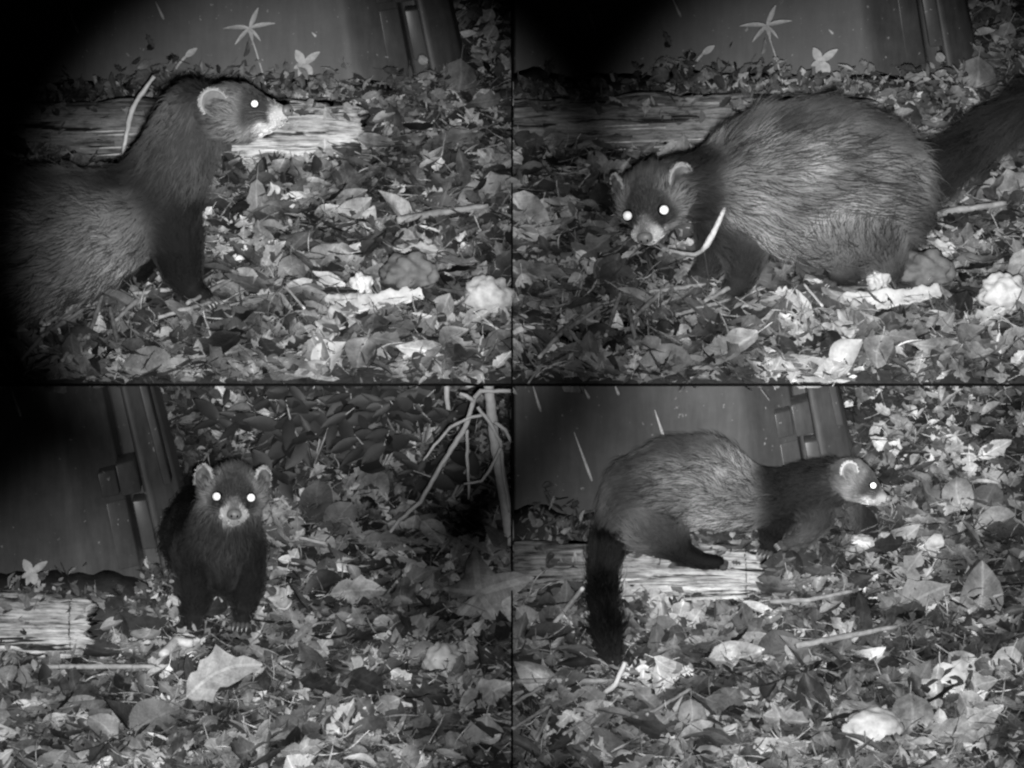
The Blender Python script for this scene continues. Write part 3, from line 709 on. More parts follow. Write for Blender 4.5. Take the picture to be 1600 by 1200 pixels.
shrub(625, 690, 12, 40, 85, 'near-black bush added to darken the background left of the hanging pale twig', 37)  # second bush added for a darker background
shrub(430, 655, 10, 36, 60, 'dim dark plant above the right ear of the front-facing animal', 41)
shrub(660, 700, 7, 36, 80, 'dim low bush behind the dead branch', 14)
for (px, py, L_, rz, k, lab) in [(748, 970, 170, 20, 16, 'large pale lobed maple leaf at right edge, lower left'), (500, 800, 62, 95, 10, 'round grey leaf standing behind, lower left'), (535, 830, 60, 60, 10, None), (590, 780, 56, 90, 10, None), (600, 868, 70, 0, 5, None), (640, 835, 90, 15, 4, None), (560, 945, 90, 5, 5, 'long grey leaf right of the paws, lower left'), (352, 1108, 130, 25, 8, 'wide folded pale leaf in front, lower left'), (120, 1125, 100, 10, 4, None), (480, 1060, 80, 110, 4, None), (650, 1170, 90, 70, 1, None), (590, 760, 50, 40, 7, None), (440, 850, 60, 170, 5, None), (240, 1150, 80, 30, 10, None), (160, 1165, 70, -50, 14, 'pale leaf in front of the log end, lower left'), (760, 1110, 100, 30, 5, None)]:
    hero_leaf(2, px, py, L_, R(rz), R(48), k, lab, None, 0.0, 0.03 if L_ > 120 else 0.014)
stone(2, 'stone', 'pale lumpy round stone among leaves, lower left', 'stone', 692, 1046, 62, 56, 'white', 5, None, 0.3)
scrap(2, 'bark_scrap', 'white curled scrap right of the standing paw, lower left', 'bark scrap', [(420, 945), (436, 958), (448, 975)], [11, 14, 10], 'white', 31)
scrap(2, 'bark_scrap', 'small white scrap in the middle of the litter, lower left', 'bark scrap', [(556, 1050), (560, 1064), (556, 1078)], [7, 7, 4], 'white', 33)
stick(2, 'stick', 'straight stick in front of the log end, lower left', 'stick', [(62, 1072), (150, 1072), (245, 1072)], [3.5, 4.5, 3.5], 'twig_mid', None, 0.0006, 3, 0.3, 0.015)
stick(2, 'stick', 'short white stick right of the shoulder, lower left', 'stick', [(468, 868), (510, 877)], [3, 3], 'white', None, 0.0003, 3, 0.2, 0.014)
stick(2, 'bark_curl', 'pale rolled bark curl left of the front paws', 'bark', [(255, 1048), (275, 1025), (302, 1028)], [8, 9, 7], 'twig_pale', None, 0.0008, 3, 0.25, 0.01)
hero_leaf(2, 268, 968, 60, R(80), R(70), 7, 'pale ragged leaf standing beside the left paw', 'green')
# lower right
stick(3, 'twig', 'pale slanting twig left of the hanging tail', 'twig', [(852, 1012), (880, 980), (910, 934, -0.02)], [3, 4, 3.5], 'twig_pale', None, 0.0005, 3, 0.2, 0.01)
stick(3, 'twig', 'bright white bent twig below the tail tip', 'twig', [(944, 1110), (962, 1086, -0.01), (977, 1052, -0.01)], [5, 4.5, 3.4], 'bone', None, 0.0006, 5, 0.45, 0.012)
stick(3, 'stick', 'long grey stick across the left foreground, lower right', 'stick', [(806, 1094), (900, 1092), (960, 1094), (1010, 1112)], [4, 4.5, 4.5, 5], 'twig_mid', None, 0.0008, 5, 0.3, 0.014)
stick(3, 'stick', 'thick straight stick amid big leaves, lower right', 'stick', [(1243, 1047), (1310, 1034), (1400, 1016)], [5, 5, 3.5], 'twig_mid', None, 0.0008, 6, 0.3, 0.02)
stick(3, 'stick', 'grey stick touching the log end, lower right', 'stick', [(1203, 974), (1260, 972), (1330, 958)], [4.5, 4, 3], 'twig_mid', None, 0.0008, 7, 0.3, 0.018)
for q, (x0, y0, x1, y1) in enumerate([(802, 1132, 850, 1104), (800, 1172, 860, 1135), (838, 1190, 862, 1140), (900, 1140, 935, 1152), (1010, 1150, 1080, 1108), (880, 1180, 930, 1150)]):
    stick(3, 'stem', ['straw at the left edge under the long stick', 'lower straw at the left edge', 'upright straw near the bottom left', 'short pale straw right of bottom left', 'straw pointing up to the white pebbles', 'straw at the bottom beside the pale leaf'][q] + ', lower right', 'stem', [(x0, y0), (x1, y1)], 2.8, 'twig_mid', 'dry straws in the lower right foreground', 0.001, q, 0.3, 0.016)
for q, (x, y, w2, h2) in enumerate([(1031, 1064, 26, 18), (1054, 1060, 13, 15), (1073, 1056, 24, 22), (1039, 1002, 15, 17)]):
    stone(3, 'pebble', ['leftmost white oval pebble right of the tail', 'smallest pebble between two larger ones', 'pale pebble against the dark curled leaf', 'lone white pebble under the log'][q] + ', lower right', 'pebble', x, y, w2, h2, 'bone' if q < 2 else 'bean', q + 4, 'pebbles right of the tail')
stone(3, 'stone', 'long pale potato-shaped stone at the bottom, lower right', 'stone', 1365, 1152, 92, 52, 'stone', 12, None, 0.18)
scrap(3, 'bark_scrap', 'white broken plate of bark under the pointed leaf, lower right', 'bark scrap', [(1460, 1082), (1490, 1080), (1524, 1074)], [17, 19, 16], 'white', 15)
scrap(3, 'bark_scrap', 'white crumpled scrap right of the forepaw, lower right', 'bark scrap', [(1446, 876), (1460, 872), (1474, 874)], [9, 12, 9], 'white', 17)
stone(3, 'fungus', 'pale lumpy clod below the chin, lower right', 'fungus', 1345, 858, 46, 28, 'stone', 19, None, 0.35)
for (px, py, L_, rz, k, lab) in [(1525, 950, 120, 80, 3, 'large pointed pale leaf standing at right, lower right'), (1430, 960, 130, 30, 5, 'wide folded leaf in the middle, lower right'), (1262, 1118, 100, 95, 3, 'smooth upright oval leaf in front, lower right'), (1425, 1090, 100, 55, 12, 'dark smooth narrow leaf, lower right'), (1420, 915, 90, 60, 6, None), (1540, 1175, 100, 10, 1, None), (1480, 1170, 90, 30, 1, 'lobed pale leaf at the bottom right'), (965, 1180, 90, -35, 4, None), (1150, 1040, 90, 10, 3, None), (1085, 990, 70, 60, 5, None), (1220, 1040, 80, 20, 10, 'dark round leaf beside the thick stick, lower right'), (1345, 1040, 80, 15, 4, None), (1500, 790, 60, 100, 10, None), (1545, 800, 60, 70, 10, None), (1390, 715, 70, 150, 5, None), (1220, 1180, 100, 0, 4, None), (1140, 1130, 90, -30, 5, None), (1575, 850, 80, 0, 5, None), (1400, 850, 80, 20, 4, None), (830, 985, 60, -40, 3, 'pale leaf at the left edge under the log, lower right')]:
    hero_leaf(3, px, py, L_, R(rz), R(48), k, lab)
hero_leaf(3, 1143, 1170, 50, R(70), R(50), 14, 'small pale oval leaf at the bottom, lower right', 'green')

# ------------------------------------------------------------------ polecats
def mat_attr(name, rough=0.6):
    m = M(name); a = m.N('ShaderNodeAttribute'); a.attribute_name = 'tone'; m.base(a.outputs['Color'] if False else m.ramp(a.outputs['Fac'], [(0, 0.0), (1, 1.0)])); m.rough(rough, 0.1); return m.m
MAT['skin'] = mat_attr('polecat_skin', 0.8); MAT['fur'] = mat_attr('polecat_fur', 0.5)
MAT['nose'] = mat_plain('nose_skin', 0.12, 0.45, 0.3, 400, 0.4); MAT['claw'] = mat_plain('claw', 0.25, 0.4)
def mat_eye():
    m = M('eye_dark'); m.b.inputs['Base Color'].default_value = g(0.004); m.rough(0.2, 0.2); return m.m
def mat_eyeshine():                        # eyeshine painted near-white, in place of the eye's mirror layer
    m = M('eye_shine_white'); m.b.inputs['Base Color'].default_value = g(0.98); m.b.inputs['Metallic'].default_value = 0.5; m.rough(0.72, 0.5); return m.m
MAT['eye'] = mat_eye(); MAT['eyeshine'] = mat_eyeshine(); MAT['ear'] = mat_plain('ear_skin', 0.13, 0.7, 0.3, 300); MAT['ear_rim'] = mat_plain('ear_rim', 0.3, 0.7, 0.25, 500)

HEAD = [(0.24, 0, 0.0, .25), (0.36, 0, 0.02, .26), (0.48, 0, 0.03, .235), (0.60, 0, 0.0, .19), (0.70, 0, -.04, .165), (0.80, 0, -.07, .132), (0.88, 0, -.08, .106), (0.945, 0, -.065, .075),
        (0.84, 0, -.15, .085), (0.74, 0, -.175, .10), (0.6, 0, -.18, .13), (0.84, .085, -.10, .088), (0.84, -.085, -.10, .088), (0.87, .04, -.13, .075), (0.87, -.04, -.13, .075)]
for s_ in (-1, 1): HEAD += [(0.40, s_ * .15, -.06, .205), (0.30, s_ * .15, -.04, .22), (0.5, s_ * .1, -.08, .17), (0.62, s_ * .1, -.06, .12), (0.45, s_ * .08, -.15, .17)]
def head_tone(x, y, z):
    y = np.abs(y)
    t = np.full_like(x, 0.055)
    t = np.where((x > 0.40) & (x < 0.56) & (y > 0.13), 0.16, t); t = np.where((x > 0.25) & (x <= 0.40) & (y > 0.2) & (z < 0.1), 0.1, t)                      # pale cheek and brow band
    t = np.where((x > 0.30) & (x < 0.5) & (y <= 0.13) & (z > 0), 0.07, t)
    t = np.where((x > 0.57) & (x < 0.86), 0.04, t)                                  # mask
    t = np.where((x > 0.55) & (x < 0.72) & (z < -0.17), 0.16, t)
    t = np.where(((x > 0.855) & ((z < -0.03) | (y > 0.055))) | ((x > 0.66) & (z < -0.15)), 0.56, t)   # white muzzle and chin
    t = np.where((x > 0.8) & (z >= -0.02) & (y < 0.05), 0.2, t)
    return t

def polecat(i, label, ybase, chains, head, n_fur=52000, seed=1, fl=1.0, tone_k=1.0, dorsal=0.75):
    """chains: lists of (px, py, depth offset, radius px, tone, fur mm); head: nose px, depth, forward and up in (right, up, towards camera), length px"""
    C = []                                                   # spheres: pos, r, tone, fur, dir to tail
    for ch in chains:
        W = [(at(q[0], q[1], ybase + q[2]), q[3], q[4], q[5]) for q in ch]
        for k in range(len(W) - 1):
            (a, ra, ta, fa), (b, rb, tb, fb) = W[k], W[k + 1]; s_ = mpp(a); m = max(2, int((b - a).length / (min(ra, rb) * s_ * 0.28)))
            d = (a - b).normalized()
            for j in range(m + (k == len(W) - 2)):
                t = j / m; C.append((a.lerp(b, t), (ra + (rb - ra) * t) * s_, ta + (tb - ta) * t, fa + (fb - fa) * t, d))
    nb = len(C)
    nose_px, ndy, f_, u_, Lp = head
    tb = lambda v: RGT * v[0] + UPV * v[1] + TOW * v[2]
    f = tb(f_).normalized(); u = tb(u_); u = (u - f * u.dot(f)).normalized(); sd = u.cross(f)
    nose = at(nose_px[0], nose_px[1], ybase + ndy); L_ = Lp * mpp(nose)
    O = nose - f * (0.99 * L_) + u * (0.07 * L_)
    H = lambda x, y, z: O + f * (x * L_) + sd * (y * L_) + u * (z * L_)
    for x, y, z, r_ in HEAD: C.append((H(x, y, z), r_ * L_, 0.1, 3.0, -f))
    bm = bmesh.new()
    for q in C:
        bmesh.ops.create_icosphere(bm, subdivisions=2, radius=q[1], matrix=Matrix.Translation(q[0]))
    me = bpy.data.meshes.new('tmp'); bm.to_mesh(me); bm.free(); tmp = bpy.data.objects.new('tmp', me); COL.objects.link(tmp)
    rm = tmp.modifiers.new('r', 'REMESH'); rm.mode = 'VOXEL'; rm.voxel_size = 0.0022
    sm = tmp.modifiers.new('s', 'SMOOTH'); sm.iterations = 11; sm.factor = 0.5
    dg = bpy.context.evaluated_depsgraph_get(); ev = tmp.evaluated_get(dg); body = bpy.data.meshes.new_from_object(ev); bpy.data.objects.remove(tmp); bpy.data.meshes.remove(me)
    body.name = 'body'; nv = len(body.vertices)
    V = np.zeros(nv * 3, np.float32); body.vertices.foreach_get('co', V); V = V.reshape(-1, 3)
    NN = np.zeros(nv * 3, np.float32); body.vertex_normals.foreach_get('vector', NN); NN = NN.reshape(-1, 3)
    cp = np.array([q[0][:] for q in C]); cr = np.array([q[1] for q in C]); ct = np.array([q[2] for q in C]); cf = np.array([q[3] for q in C]); cd = np.array([q[4][:] for q in C])
    Tn = np.zeros(nv); Fl = np.zeros(nv); Dr = np.zeros((nv, 3)); Hd = np.zeros(nv, bool)
    fa, ua, sa, Oa = [np.array(q[:]) for q in (f, u, sd, O)]
    for a in range(0, nv, 4000):
        d = np.linalg.norm(V[a:a + 4000, None, :] - cp[None], axis=2) / cr[None]
        wgt = np.exp(-(d - d.min(1, keepdims=True)) * 13.0)
        wb = wgt / wgt.sum(1, keepdims=True)
        Tn[a:a + 4000] = wb @ ct; Fl[a:a + 4000] = wb @ cf; Dr[a:a + 4000] = wb @ cd; Hd[a:a + 4000] = wb[:, nb:].sum(1) > 0.5
        hw = wb[:, nb:].sum(1)
        loc = (V[a:a + 4000] - Oa) / L_; lx, ly, lz = loc @ fa, loc @ sa, loc @ ua
        ht = head_tone(lx, ly, lz); Tn[a:a + 4000] = Tn[a:a + 4000] * (1 - hw) + ht * hw
        hl = np.interp(lx, [0.0, 0.3, 0.45, 0.6, 0.75, 1.0], [10, 12, 10, 5, 3.0, 1.8]) * (L_ / 0.1)
        Fl[a:a + 4000] = Fl[a:a + 4000] * (1 - hw) + hl * hw
    Tn *= tone_k
    Tn = np.where(Hd, Tn, Tn * (1 - dorsal * np.clip((NN[:, 2] - 0.55) / 0.4, 0, 1)))          # dark line of guard hair along the back
    # smooth the tone a little over the mesh so that markings blend
    E_ = np.zeros(len(body.edges) * 2, np.int32); body.edges.foreach_get('vertices', E_); E_ = E_.reshape(-1, 2)
    for _ in range(7):
        acc = np.zeros(nv); cnt = np.zeros(nv)
        np.add.at(acc, E_[:, 0], Tn[E_[:, 1]]); np.add.at(acc, E_[:, 1], Tn[E_[:, 0]]); np.add.at(cnt, E_.ravel(), 1)
        Tn = 0.5 * Tn + 0.5 * acc / np.maximum(cnt, 1)
    at_ = body.attributes.new('tone', 'FLOAT', 'POINT'); at_.data.foreach_set('value', (Tn * 0.6).astype(np.float32))
    body.materials.clear(); body.materials.append(MAT['skin']); body.polygons.foreach_set('use_smooth', [True] * len(body.polygons))
    low = V[V[:, 2].argmin()]
    root = empty('polecat', Vector((float(V[:, 0].mean()), ybase, float(low[2])))); tag(root, label, 'polecat', 'polecat in each frame')
    child('body', body, root)
    # ---- fur
    body.calc_loop_triangles(); nt_ = len(body.loop_triangles); TR = np.zeros(nt_ * 3, np.int32); body.loop_triangles.foreach_get('vertices', TR); TR = TR.reshape(-1, 3)
    rng = np.random.default_rng(seed)
    A, B, Cc = V[TR[:, 0]], V[TR[:, 1]], V[TR[:, 2]]; ar = np.linalg.norm(np.cross(B - A, Cc - A), axis=1)
    wgt = ar * np.where(Hd[TR[:, 0]], 2.0, 1.0); pick = rng.choice(nt_, n_fur, p=wgt / wgt.sum()); r1 = np.sqrt(rng.random(n_fur)); r2 = rng.random(n_fur)
    bc = np.stack([1 - r1, r1 * (1 - r2), r1 * r2], 1); tri = TR[pick]
    mixv = lambda X: (X[tri] * (bc[..., None] if X.ndim == 2 else bc)).sum(1)
    P0 = mixv(V); N0 = mixv(NN); N0 /= np.linalg.norm(N0, axis=1, keepdims=True); T0 = mixv(Tn); F0 = mixv(Fl); D0 = mixv(Dr)
    D0 = D0 - N0 * (D0 * N0).sum(1, keepdims=True); D0 /= np.maximum(np.linalg.norm(D0, axis=1, keepdims=True), 1e-6)
    # locks: neighbours lean the same way, in wet-looking tufts
    cl = np.array([[nz(*(p_ * 75)), nz(*(p_ * 75 + 31)), nz(*(p_ * 75 + 77))] for p_ in P0])
    fine = np.array([nz(*(p_ * 260)) for p_ in P0])
    D0 = D0 + 0.7 * cl + rng.normal(0, 0.12, (n_fur, 3)); D0 = D0 - N0 * (D0 * N0).sum(1, keepdims=True); D0 /= np.maximum(np.linalg.norm(D0, axis=1, keepdims=True), 1e-6)
    Ln = F0 * 0.001 * fl * (0.65 + 0.6 * rng.random(n_fur)) * (1 + 0.35 * fine)
    guard = rng.random(n_fur) < 0.26; lift = rng.uniform(0.6, 1.7, n_fur); Ln *= np.clip(1.1 + 0.5 * cl[:, 1], 0.6, 1.8); Ln = np.where(guard & ~(mixv(Hd.astype(float)) > 0.5), Ln * rng.uniform(1.2, 1.8, n_fur), Ln)
    npt = 5; PT = np.zeros((n_fur, npt, 3), np.float32)
    for k in range(npt):
        s_ = k / (npt - 1); up = (0.62 * s_ - 0.36 * s_ * s_); al = (0.45 * s_ + 0.5 * s_ * s_)
        PT[:, k] = P0 - N0 * 0.0006 + N0 * (up * Ln * lift)[:, None] + D0 * (al * Ln)[:, None]
    hc = bpy.data.hair_curves.new('fur'); hc.add_curves([npt] * n_fur)
    # strands in the local space of the root Empty's child at world origin
    hc.attributes['position'].data.foreach_set('vector', PT.ravel())
    ra_ = hc.attributes.new('radius', 'FLOAT', 'POINT'); prof = np.array([1.0, 0.95, 0.8, 0.55, 0.12]); ra_.data.foreach_set('value', (np.where(guard, 0.00028, 0.00023)[:, None] * prof[None]).astype(np.float32).ravel())
    ton = T0 * (0.8 + 0.45 * rng.random(n_fur)) * (1 + 0.5 * fine); blotch = np.array([nz(*(p_ * 28 + 5)) for p_ in P0]); ton *= np.where(mixv(Hd.astype(float)) > 0.5, 1.0, np.clip(1 + 0.9 * blotch, 0.35, 1.8))
    ton = np.where(guard & (T0 > 0.09) & (F0 > 7), ton * 0.16, ton)
    tp = ton[:, None] * np.array([0.75, 0.95, 1.05, 1.05, 0.9])[None]
    ta_ = hc.attributes.new('tone', 'FLOAT', 'POINT'); ta_.data.foreach_set('value', tp.astype(np.float32).ravel())
    hc.materials.append(MAT['fur']); child('fur', hc, root)
    # ---- ears
    for s_ in (-1, 1):
        c = H(0.31, s_ * 0.295, 0.07); ax = (f * 0.55 + sd * s_ * 0.75 + u * 0.18).normalized(); up_ = (u * 0.93 + sd * s_ * 0.35 - f * 0.15); up_ = (up_ - ax * up_.dot(ax)).normalized(); rt = up_.cross(ax)
        er = 0.15 * L_; Vv, Ff = [], []; rings, nseg = 5, 18
        for rr in range(rings):
            q = rr / (rings - 1)
            for k in range(nseg):
                an = 2 * math.pi * k / nseg; x, y = math.cos(an) * q * er * 0.9, math.sin(an) * q * er
                dep = er * (0.42 * (q ** 2) - 0.25)
                Vv.append(tuple(c + rt * x + up_ * (y + er * 0.15) + ax * dep))
        for rr in range(rings - 1):
            for k in range(nseg): k2 = (k + 1) % nseg; Ff.append((rr * nseg + k, rr * nseg + k2, (rr + 1) * nseg + k2, (rr + 1) * nseg + k))
        eo = child('ear', mesh_np('ear', Vv, Ff, MAT['ear']), root); so = eo.modifiers.new('t', 'SOLIDIFY'); so.thickness = 0.0016; so.offset = -1
        edge = [Vector(Vv[(rings - 1) * nseg + k]) for k in range(nseg)]
        arc = [edge[k % nseg] for k in ((-1, 0, 1, 1, 2, 2, 3, 4, 5, 5, 6, 7, 7, 8, 9, 10) if s_ > 0 else (10, 9, 8, 8, 7, 7, 6, 5, 4, 4, 3, 2, 2, 1, 0, -1))]; Vr, Fr = tube(arc, [er * (0.03 + 0.09 * math.sin(math.pi * k / 15)) for k in range(16)], 7, 0.3, 2)
        ro = child('ear_rim', mesh_np('ear_rim', Vr, Fr, MAT['ear_rim']), eo)
        # short hairs on the rim
        m_ = 420; kk = rng.random(m_) * 14.99; PTs = np.zeros((m_, 3, 3), np.float32)
        for q in range(m_):
            b_ = int(kk[q]); p_ = arc[b_].lerp(arc[b_ + 1], kk[q] - b_); o_ = (p_ - c - up_ * er * .15).normalized(); d_ = (o_ * 0.6 + ax * rng.uniform(-.4, .7) - f * 0.5 + Vector(rng.normal(0, .25, 3))).normalized()
            l2 = er * rng.uniform(0.12, 0.3)
            PTs[q, 0] = p_[:]; PTs[q, 1] = (p_ + d_ * l2 * .5)[:]; PTs[q, 2] = (p_ + d_ * l2)[:]
        h2 = bpy.data.hair_curves.new('ear_fur'); h2.add_curves([3] * m_); h2.attributes['position'].data.foreach_set('vector', PTs.ravel())
        h2.attributes.new('radius', 'FLOAT', 'POINT').data.foreach_set('value', np.tile(np.array([.00025, .0002, .00005], np.float32), m_))
        h2.attributes.new('tone', 'FLOAT', 'POINT').data.foreach_set('value', np.repeat(rng.uniform(.2, .48, m_), 3).astype(np.float32)); h2.materials.append(MAT['fur']); child('ear_fur', h2, eo)
        # ---- eyes
        ec = H(0.695, s_ * 0.165, 0.045); er2 = (0.049, 0.06, 0.058, 0.064)[i] * L_; od = (f * 0.72 + sd * s_ * 0.68 + u * 0.12).normalized()
        b2 = bmesh.new(); bmesh.ops.create_uvsphere(b2, u_segments=20, v_segments=12, radius=er2, matrix=Matrix.Translation(ec + od * er2 * 0.35))
        for q in b2.faces: q.smooth = True
        eye = child('eye', b2, root, MAT['eye'])
        # the pupil is wide open at night: a domed patch of tapetum painted near-white, turned to the camera
        look = (od * 0.2 + TOW * 0.95).normalized() if od.dot(TOW) > -0.2 else od
        b3 = bmesh.new(); bmesh.ops.create_uvsphere(b3, u_segments=20, v_segments=12, radius=er2 * 1.0)
        bmesh.ops.bisect_plane(b3, geom=b3.verts[:] + b3.edges[:] + b3.faces[:], plane_co=(0, 0, er2 * 0.68), plane_no=(0, 0, -1), clear_outer=True)
        bmesh.ops.transform(b3, matrix=Matrix.Translation((0, 0, er2 * 0.75)) @ Matrix.Diagonal((1, 1, 0.9, 1)) @ Matrix.Translation((0, 0, -er2 * 0.68)), verts=b3.verts)
        rotq = Vector((0, 0, 1)).rotation_difference(look).to_matrix().to_4x4()
        bmesh.ops.transform(b3, matrix=Matrix.Translation(ec + od * er2 * 0.35 + look * er2 * 0.06) @ rotq, verts=b3.verts)
        for q in b3.faces: q.smooth = True
        child('pupil', b3, eye, MAT['eyeshine'])
        # whiskers
        for k in range(3):
            a_ = H(0.84, s_ * 0.1, -0.07 - 0.012 * k); d_ = (sd * s_ * 1.0 - f * 0.35 + u * (0.25 - 0.14 * k)).normalized(); l2 = L_ * (0.32 + 0.05 * k)
            Vw, Fw = tube([a_, a_ + d_ * l2 * .5, a_ + d_ * l2 - u * l2 * .12], [.00014, .00011, .00004], 4); child('whisker', mesh_np('whisker', Vw, Fw, MAT['twig_mid']), root)
    # ---- nose
    nb_ = blob((0, 0, 0), 0.055 * L_, 0.08 * L_, 0.062 * L_, 3, 0.1, 3)
    rot = Matrix((f, sd, u)).transposed().to_4x4(); bmesh.ops.transform(nb_, matrix=Matrix.Translation(H(0.985, 0, -0.055)) @ rot, verts=nb_.verts)
    no = child('nose', nb_, root, MAT['nose'])
    for s_ in (-1, 1):
        b4 = blob((0, 0, 0), 0.014 * L_, 0.012 * L_, 0.016 * L_, 1, 0.0, 2); bmesh.ops.transform(b4, matrix=Matrix.Translation(H(1.03, s_ * 0.03, -0.06)) @ rot, verts=b4.verts); child('nostril', b4, no, MAT['eye'])
    # ---- mouth line
    for s_ in (-1, 1):
        pts = [H(0.955, s_ * 0.012, -0.125), H(0.93, s_ * 0.055, -0.15), H(0.85, s_ * 0.118, -0.148), H(0.75, s_ * 0.135, -0.15)]
        Vm, Fm = tube(pts, [0.006 * L_, 0.008 * L_, 0.008 * L_, 0.003 * L_], 5); child('mouth', mesh_np('mouth', Vm, Fm, MAT['eye']), root)
    # ---- claws at the feet
    for ch in chains:
        q = ch[-1]
        if len(q) > 6 and q[6] == 'paw':
            e_ = at(q[0], q[1], ybase + q[2]); pr = at(ch[-2][0], ch[-2][1], ybase + ch[-2][2]); d_ = (e_ - pr); d_.z = 0; d_ = d_.normalized() if d_.length > 1e-4 else Vector((0, -1, 0)); s2 = Vector((-d_.y, d_.x, 0)); r_ = q[3] * mpp(e_)
            for k in range(4):
                off = s2 * ((k - 1.5) * 0.5 * r_); tb_ = blob((0, 0, 0), r_ * 0.55, r_ * 0.32, r_ * 0.45, k, 0.1, 2)
                mt = Matrix((d_, s2, Vector((0, 0, 1)))).transposed().to_4x4(); bmesh.ops.transform(tb_, matrix=Matrix.Translation(e_ + d_ * r_ * 0.8 + off - Vector((0, 0, r_ * 0.35))) @ mt, verts=tb_.verts)
                for v_ in tb_.faces: v_.smooth = True
                to = child('toe', tb_, root, MAT['skin_dark']); a_ = e_ + d_ * r_ * 1.2 + off - Vector((0, 0, r_ * 0.3))
                Vc, Fc = tube([a_, a_ + d_ * r_ * 0.35 - Vector((0, 0, r_ * .12)), a_ + d_ * r_ * 0.55 - Vector((0, 0, r_ * .4))], [r_ * .1, r_ * .08, r_ * .02], 5); child('claw', mesh_np('claw', Vc, Fc, MAT['claw']), to)
MAT['skin_dark'] = mat_plain('paw_skin', 0.035, 0.8, 0.3, 500)

D = 0.009
yb = gnd(0, 310, 470).y
polecat(0, 'polecat at the left edge stretching its neck up, head in right profile', yb, [
    [(-260, 500, -.10, 105, .09, 13), (-140, 440, -.08, 118, .14, 14), (-10, 395, -.06, 122, .2, 14), (80, 372, -.04, 106, .24, 14), (145, 356, -.02, 86, .22, 13), (200, 335, 0, 74, .03, 11), (248, 300, 0, 66, D, 10), (274, 252, 0, 60, .035, 10), (294, 208, .005, 57, .05, 9), (306, 180, .0, 54, .06, 8)],
    [(262, 320, -.01, 52, D, 9), (276, 380, -.015, 42, D, 7), (285, 425, -.015, 32, D, 5), (297, 452, -.018, 22, D, 4), (318, 463, -.03, 16, D, 2.5, 'paw')],
    [(222, 365, .03, 48, D, 9), (205, 420, .035, 30, D, 6), (192, 455, .035, 19, D, 4), (208, 470, .02, 13, D, 2.5, 'paw')],
    [(-90, 440, -.10, 95, .10, 13), (-40, 500, -.12, 60, .05, 9), (-60, 560, -.12, 32, D, 6), (-30, 590, -.13, 20, D, 4, 'paw')]],
    ((450, 175), -0.05, (0.90, 0.08, 0.42), (-0.08, 1, 0.05), 152), 60000, 1)
yb = gnd(1, 1330, 445).y
polecat(1, 'curled polecat with lowered head facing the camera, two shining eyes and raised tail', yb, [
    [(1408, 300, .05, 52, .03, 13), (1382, 318, .02, 78, .035, 13), (1340, 292, 0, 110, .09, 15), (1286, 280, -.01, 121, .15, 16), (1228, 282, -.02, 114, .24, 16), (1176, 280, -.03, 88, .22, 14), (1132, 282, -.04, 56, .006, 11), (1092, 290, -.055, 50, .014, 9), (1056, 292, -.06, 45, .03, 7)],
    [(1330, 345, -.03, 76, .13, 14), (1370, 395, -.03, 45, .08, 10), (1390, 428, -.03, 24, D, 5), (1365, 440, -.045, 15, D, 2.5, 'paw')],
    [(1290, 345, -.05, 64, .2, 13), (1318, 395, -.05, 36, .08, 9), (1330, 428, -.05, 19, D, 4), (1305, 436, -.06, 13, D, 2.5, 'paw')],
    [(1155, 330, -.03, 56, D, 10), (1163, 390, -.03, 38, .025, 7), (1158, 435, -.03, 24, .025, 4), (1138, 456, -.045, 15, .025, 2.5, 'paw')],
    [(1130, 330, .0, 46, D, 9), (1118, 385, 0, 30, .025, 6), (1105, 420, 0, 20, .025, 4), (1085, 432, -.01, 13, .025, 2.5, 'paw')],
    [(1410, 300, .05, 44, .05, 13), (1450, 272, .06, 32, .012, 18), (1500, 240, .07, 27, .012, 21), (1560, 198, .08, 27, .012, 21), (1620, 155, .09, 25, .012, 20), (1670, 120, .1, 12, .03, 14)]],
    ((1008, 374), -0.14, (-0.16, -0.60, 0.78), (-0.30, 0.74, 0.6), 163), 62000, 2)
yb = gnd(2, 345, 985).y
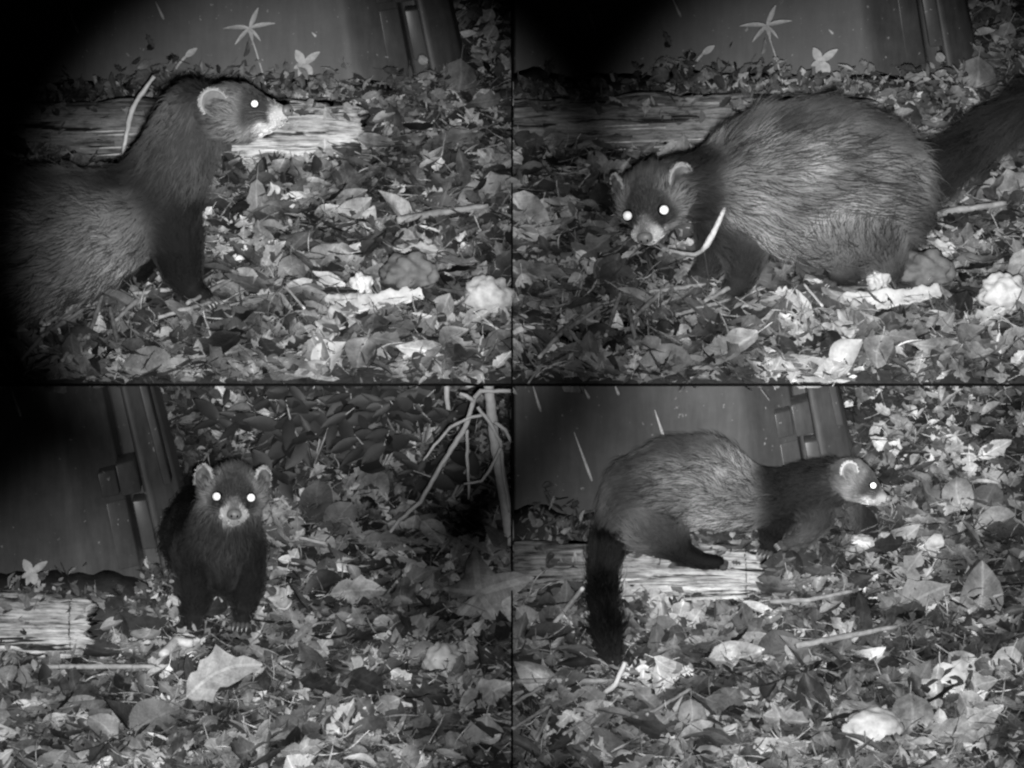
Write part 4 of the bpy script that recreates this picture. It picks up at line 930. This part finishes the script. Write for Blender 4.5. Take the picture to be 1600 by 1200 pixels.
polecat(2, 'dark polecat standing front-on beside the bin, white muzzle and two shining eyes', yb, [
    [(346, 882, 0.005, 44, .012, 8), (344, 862, 0.01, 54, .012, 8), (332, 850, .05, 66, .015, 9), (324, 838, .10, 72, .02, 11), (320, 822, .18, 74, .025, 12), (325, 830, .25, 62, .05, 11)],
    [(344, 862, .02, 54, .012, 8), (350, 828, 0.01, 57, .02, 8), (356, 800, .005, 52, .03, 7)],
    [(314, 868, .01, 44, .012, 8), (304, 925, .005, 30, .012, 6), (302, 962, 0, 21, .012, 4), (306, 988, -.015, 15, .012, 2.5, 'paw')],
    [(376, 868, .01, 38, .012, 8), (384, 918, .01, 27, .012, 6), (382, 950, .01, 19, .012, 4), (378, 968, -.005, 14, .012, 2.5, 'paw')],
    [(292, 845, .17, 55, .04, 9), (285, 880, .17, 30, .03, 6), (288, 896, .16, 15, .025, 3)]],
    ((366, 806), -0.055, (0.085, -0.298, 0.951), (0.065, 0.954, 0.293), 147), 48000, 3)
cy, cz, r0 = LOG[3]
polecat(3, 'hunched polecat walking on the log with tail hanging, head low in right profile', cy - 0.004, [
    [(958, 842, 0, 26, .010, 10), (976, 815, 0, 43, .014, 8), (1010, 775, 0, 66, .09, 9), (1055, 756, 0, 71, .19, 9), (1100, 754, 0, 70, .26, 9), (1150, 774, 0, 53, .25, 9), (1190, 780, 0, 44, .012, 9), (1230, 774, -.005, 41, .006, 8), (1268, 762, -.01, 40, .008, 8), (1298, 754, -.012, 37, .016, 6)],
    [(1020, 812, -.02, 50, .08, 11), (1050, 846, -.025, 28, .02, 7), (1068, 866, -.03, 18, D, 4), (1098, 877, -.034, 14, D, 2.5), (1122, 879, -.036, 12, D, 2, 'paw')],
    [(1000, 828, .02, 40, .02, 9), (988, 860, .02, 20, D, 5), (1012, 870, .015, 11, D, 2.5, 'paw')],
    [(1258, 778, -.01, 36, .008, 7), (1278, 808, -.02, 25, .045, 5), (1262, 834, -.025, 18, .07, 4), (1232, 848, -.03, 12, .06, 2.5, 'paw')],
    [(1228, 778, 0, 42, .014, 8), (1218, 815, 0, 34, .012, 7), (1208, 840, 0, 22, .012, 5), (1200, 856, -.01, 13, .012, 2.5, 'paw')],
    [(960, 840, 0, 24, .010, 10), (944, 862, -.04, 20, .010, 12), (941, 905, -.058, 17, .010, 14), (944, 960, gnd(3, 944, 985).y - cy - 0.02, 16, .008, 15), (952, 1010, gnd(3, 952, 1030).y - cy - 0.016, 14, .008, 14), (960, 1042, gnd(3, 960, 1055).y - cy - 0.012, 8, .014, 9)]],
    ((1388, 781), -0.045, (0.86, -0.40, 0.30), (0.4, 0.9, 0.08), 100), 50000, 4, 1.0, 0.8)
